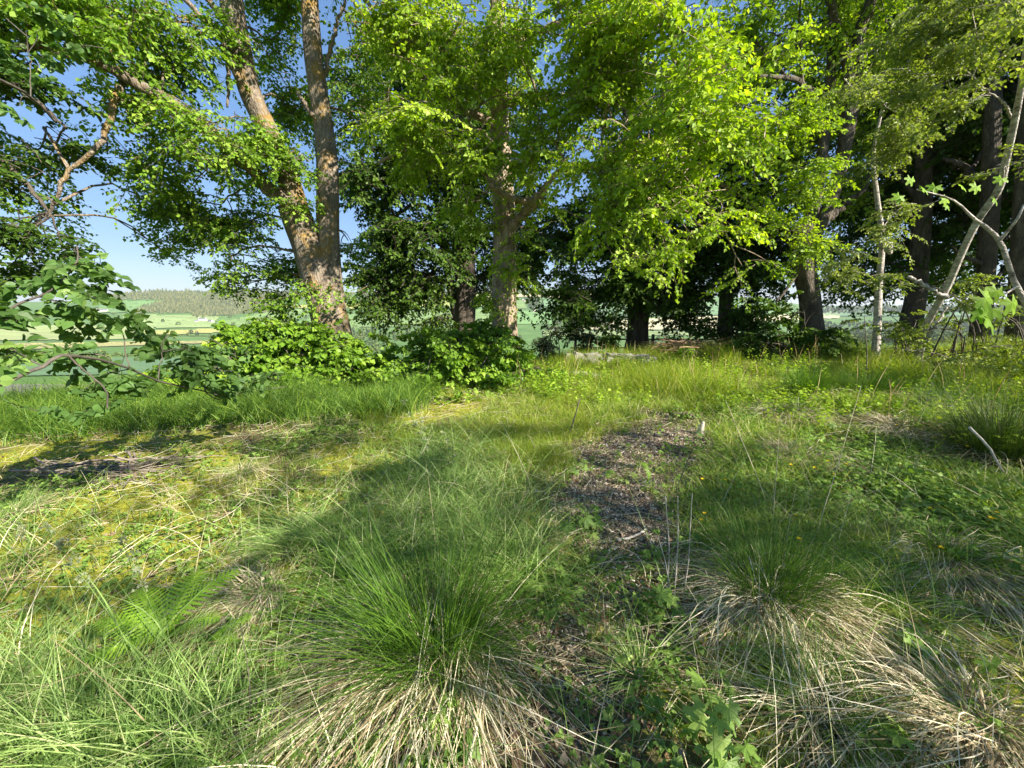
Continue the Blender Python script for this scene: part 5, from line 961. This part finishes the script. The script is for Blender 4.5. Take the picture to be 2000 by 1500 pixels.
# sycamore sapling branches at the right edge
root = thing('sycamore_sapling', 'thin sycamore sapling at the right edge with big star shaped leaves', 'sapling', (4.3, 2.6, 0)); g = G()
for pts in [[(4.35, 2.6, 0, .022), (*at(2060, 700, 2.9), .02), (*at(1985, 560, 2.9), .017), (*at(1952, 470, 2.9), .014), (*at(1900, 425, 2.9), .009), (*at(1860, 390, 2.9), .006), (*at(1790, 370, 2.9), .004)], [(*at(1952, 470, 2.9), .011), (*at(1985, 430, 2.8), .008), (*at(2000, 400, 2.8), .006)], [(*at(1985, 560, 2.9), .008), (*at(1960, 575, 2.6), .005), (*at(1940, 570, 2.3), .003)]]:
    sp = smooth_path(pts, 18); tubes(g, sp[None, :, :3], sp[None, :, 3], 8, .5, rough=.15)
g.build('stem', M_birch, root)
g = G()
for (px, py, Y, s) in [(1915, 575, 2.2, .055), (1945, 595, 2.25, .06), (1925, 615, 2.2, .06), (1975, 580, 2.3, .055), (1905, 605, 2.2, .045), (1950, 560, 2.3, .045), (1800, 365, 2.9, .05), (1830, 360, 3.0, .055), (1760, 380, 3.0, .05), (1875, 360, 3.0, .05), (1910, 360, 3.0, .05), (1850, 385, 2.9, .045), (1845, 400, 3.1, .04), (1780, 345, 3.2, .05), (1940, 385, 3, .05), (1960, 345, 3.1, .05)]:
    P = at(px, py, Y); lobed(g, P, np.array([rng.normal()*.7, -.2, -.7]), unit(np.array([rng.normal()*.4, -1, .8])), s*(1.7 if Y < 2.5 else 1.2), rng.random(), lobes=5, teeth=.12)
g.build('crown', M_maple, root)
# foreground seed-headed grasses
def cocksfoot(label, px, py, tip, Y2=None):
    p = gp(px, py); root = thing('flowering_grass', label, 'grass stem', p, 'tall flowering grass stems'); T_ = at(tip[0], tip[1], Y2 or p[1]); sp = smooth_path([p, (p+T_)/2+np.array([0, 0, .04]), T_], 16)
    g = G(); tubes(g, sp[None], np.linspace(.0016, .0008, 16)[None], 4, .4)
    for k in (4, 8): d = unit((sp[k+1]-sp[k])[None])[0]; az = rng.uniform(0, 6.28); blades(g, np.array([sp[k][0]]), np.array([sp[k][1]]), .22, .005, .9, 6, .7, z=np.array([sp[k][2]]), az=np.array([az]))
    g.build('stem', M_blue, root); g = G(); n = 60; t = rng.random(n); i = (11+t*4).astype(int); c = sp[np.clip(i, 0, 15)]+rng.normal(size=(n, 3))*.008; leaves(g, 'simple', c, unit(rng.normal(size=(n, 3))+unit((sp[-1]-sp[-4])[None])*2), randu(n), .012, rng.random(n)); g.build('seed_head', leafmat('green_seed', [(0, (.16, .2, .1)), (1, (.3, .32, .2))], trans=.2), root)
for a in [('tall flowering grass arching over the middle of the bright grass', 930, 1090, (780, 765)), ('flowering grass leaning left of the middle', 870, 1100, (820, 800)), ('flowering stem rising at the far left bottom', 400, 1490, (70, 1000)), ('flowering stem crossing the fern at lower left', 420, 1480, (225, 1030)),
          ('flowering grass leaning right of the arching one', 960, 1080, (860, 830)), ('drooping pale seed head near the right edge', 1790, 1010, (1790, 885)), ('grass stem standing at the left margin', 60, 1200, (40, 1010)), ('flowering stem standing over the grey straw mound', 1750, 960, (1830, 720))]: cocksfoot(*a)

# ------------------------------------------------------------------ air
HZ = True
gv = np.zeros(len(bpy.data.objects['ground'].data.vertices)*3, np.float32); bpy.data.objects['ground'].data.vertices.foreach_get('co', gv); HZ0 = float(gv[2::3].min())-1; HZ1 = float(gv[2::3].max())+22
if HZ:
    me = bpy.data.meshes.new('haze'); X0, X1, Y0, Y1, Z0, Z1 = -9300, 9300, -9300, 9300, HZ0, HZ1
    me.from_pydata([(x, y, z) for x in (X0, X1) for y in (Y0, Y1) for z in (Z0, Z1)], [], [(0, 1, 3, 2), (4, 6, 7, 5), (0, 4, 5, 1), (2, 3, 7, 6), (0, 2, 6, 4), (1, 5, 7, 3)])
    m, nt, out = newmat('air'); v = nt.nodes.new('ShaderNodeVolumePrincipled'); v.inputs['Color'].default_value = (.84, .91, 1, 1); v.inputs['Density'].default_value = .00010; v.inputs['Anisotropy'].default_value = .2
    nt.links.new(v.outputs[0], out.inputs['Volume']); me.materials.append(m); o = bpy.data.objects.new('haze', me); COL.objects.link(o); o['kind'] = 'stuff'
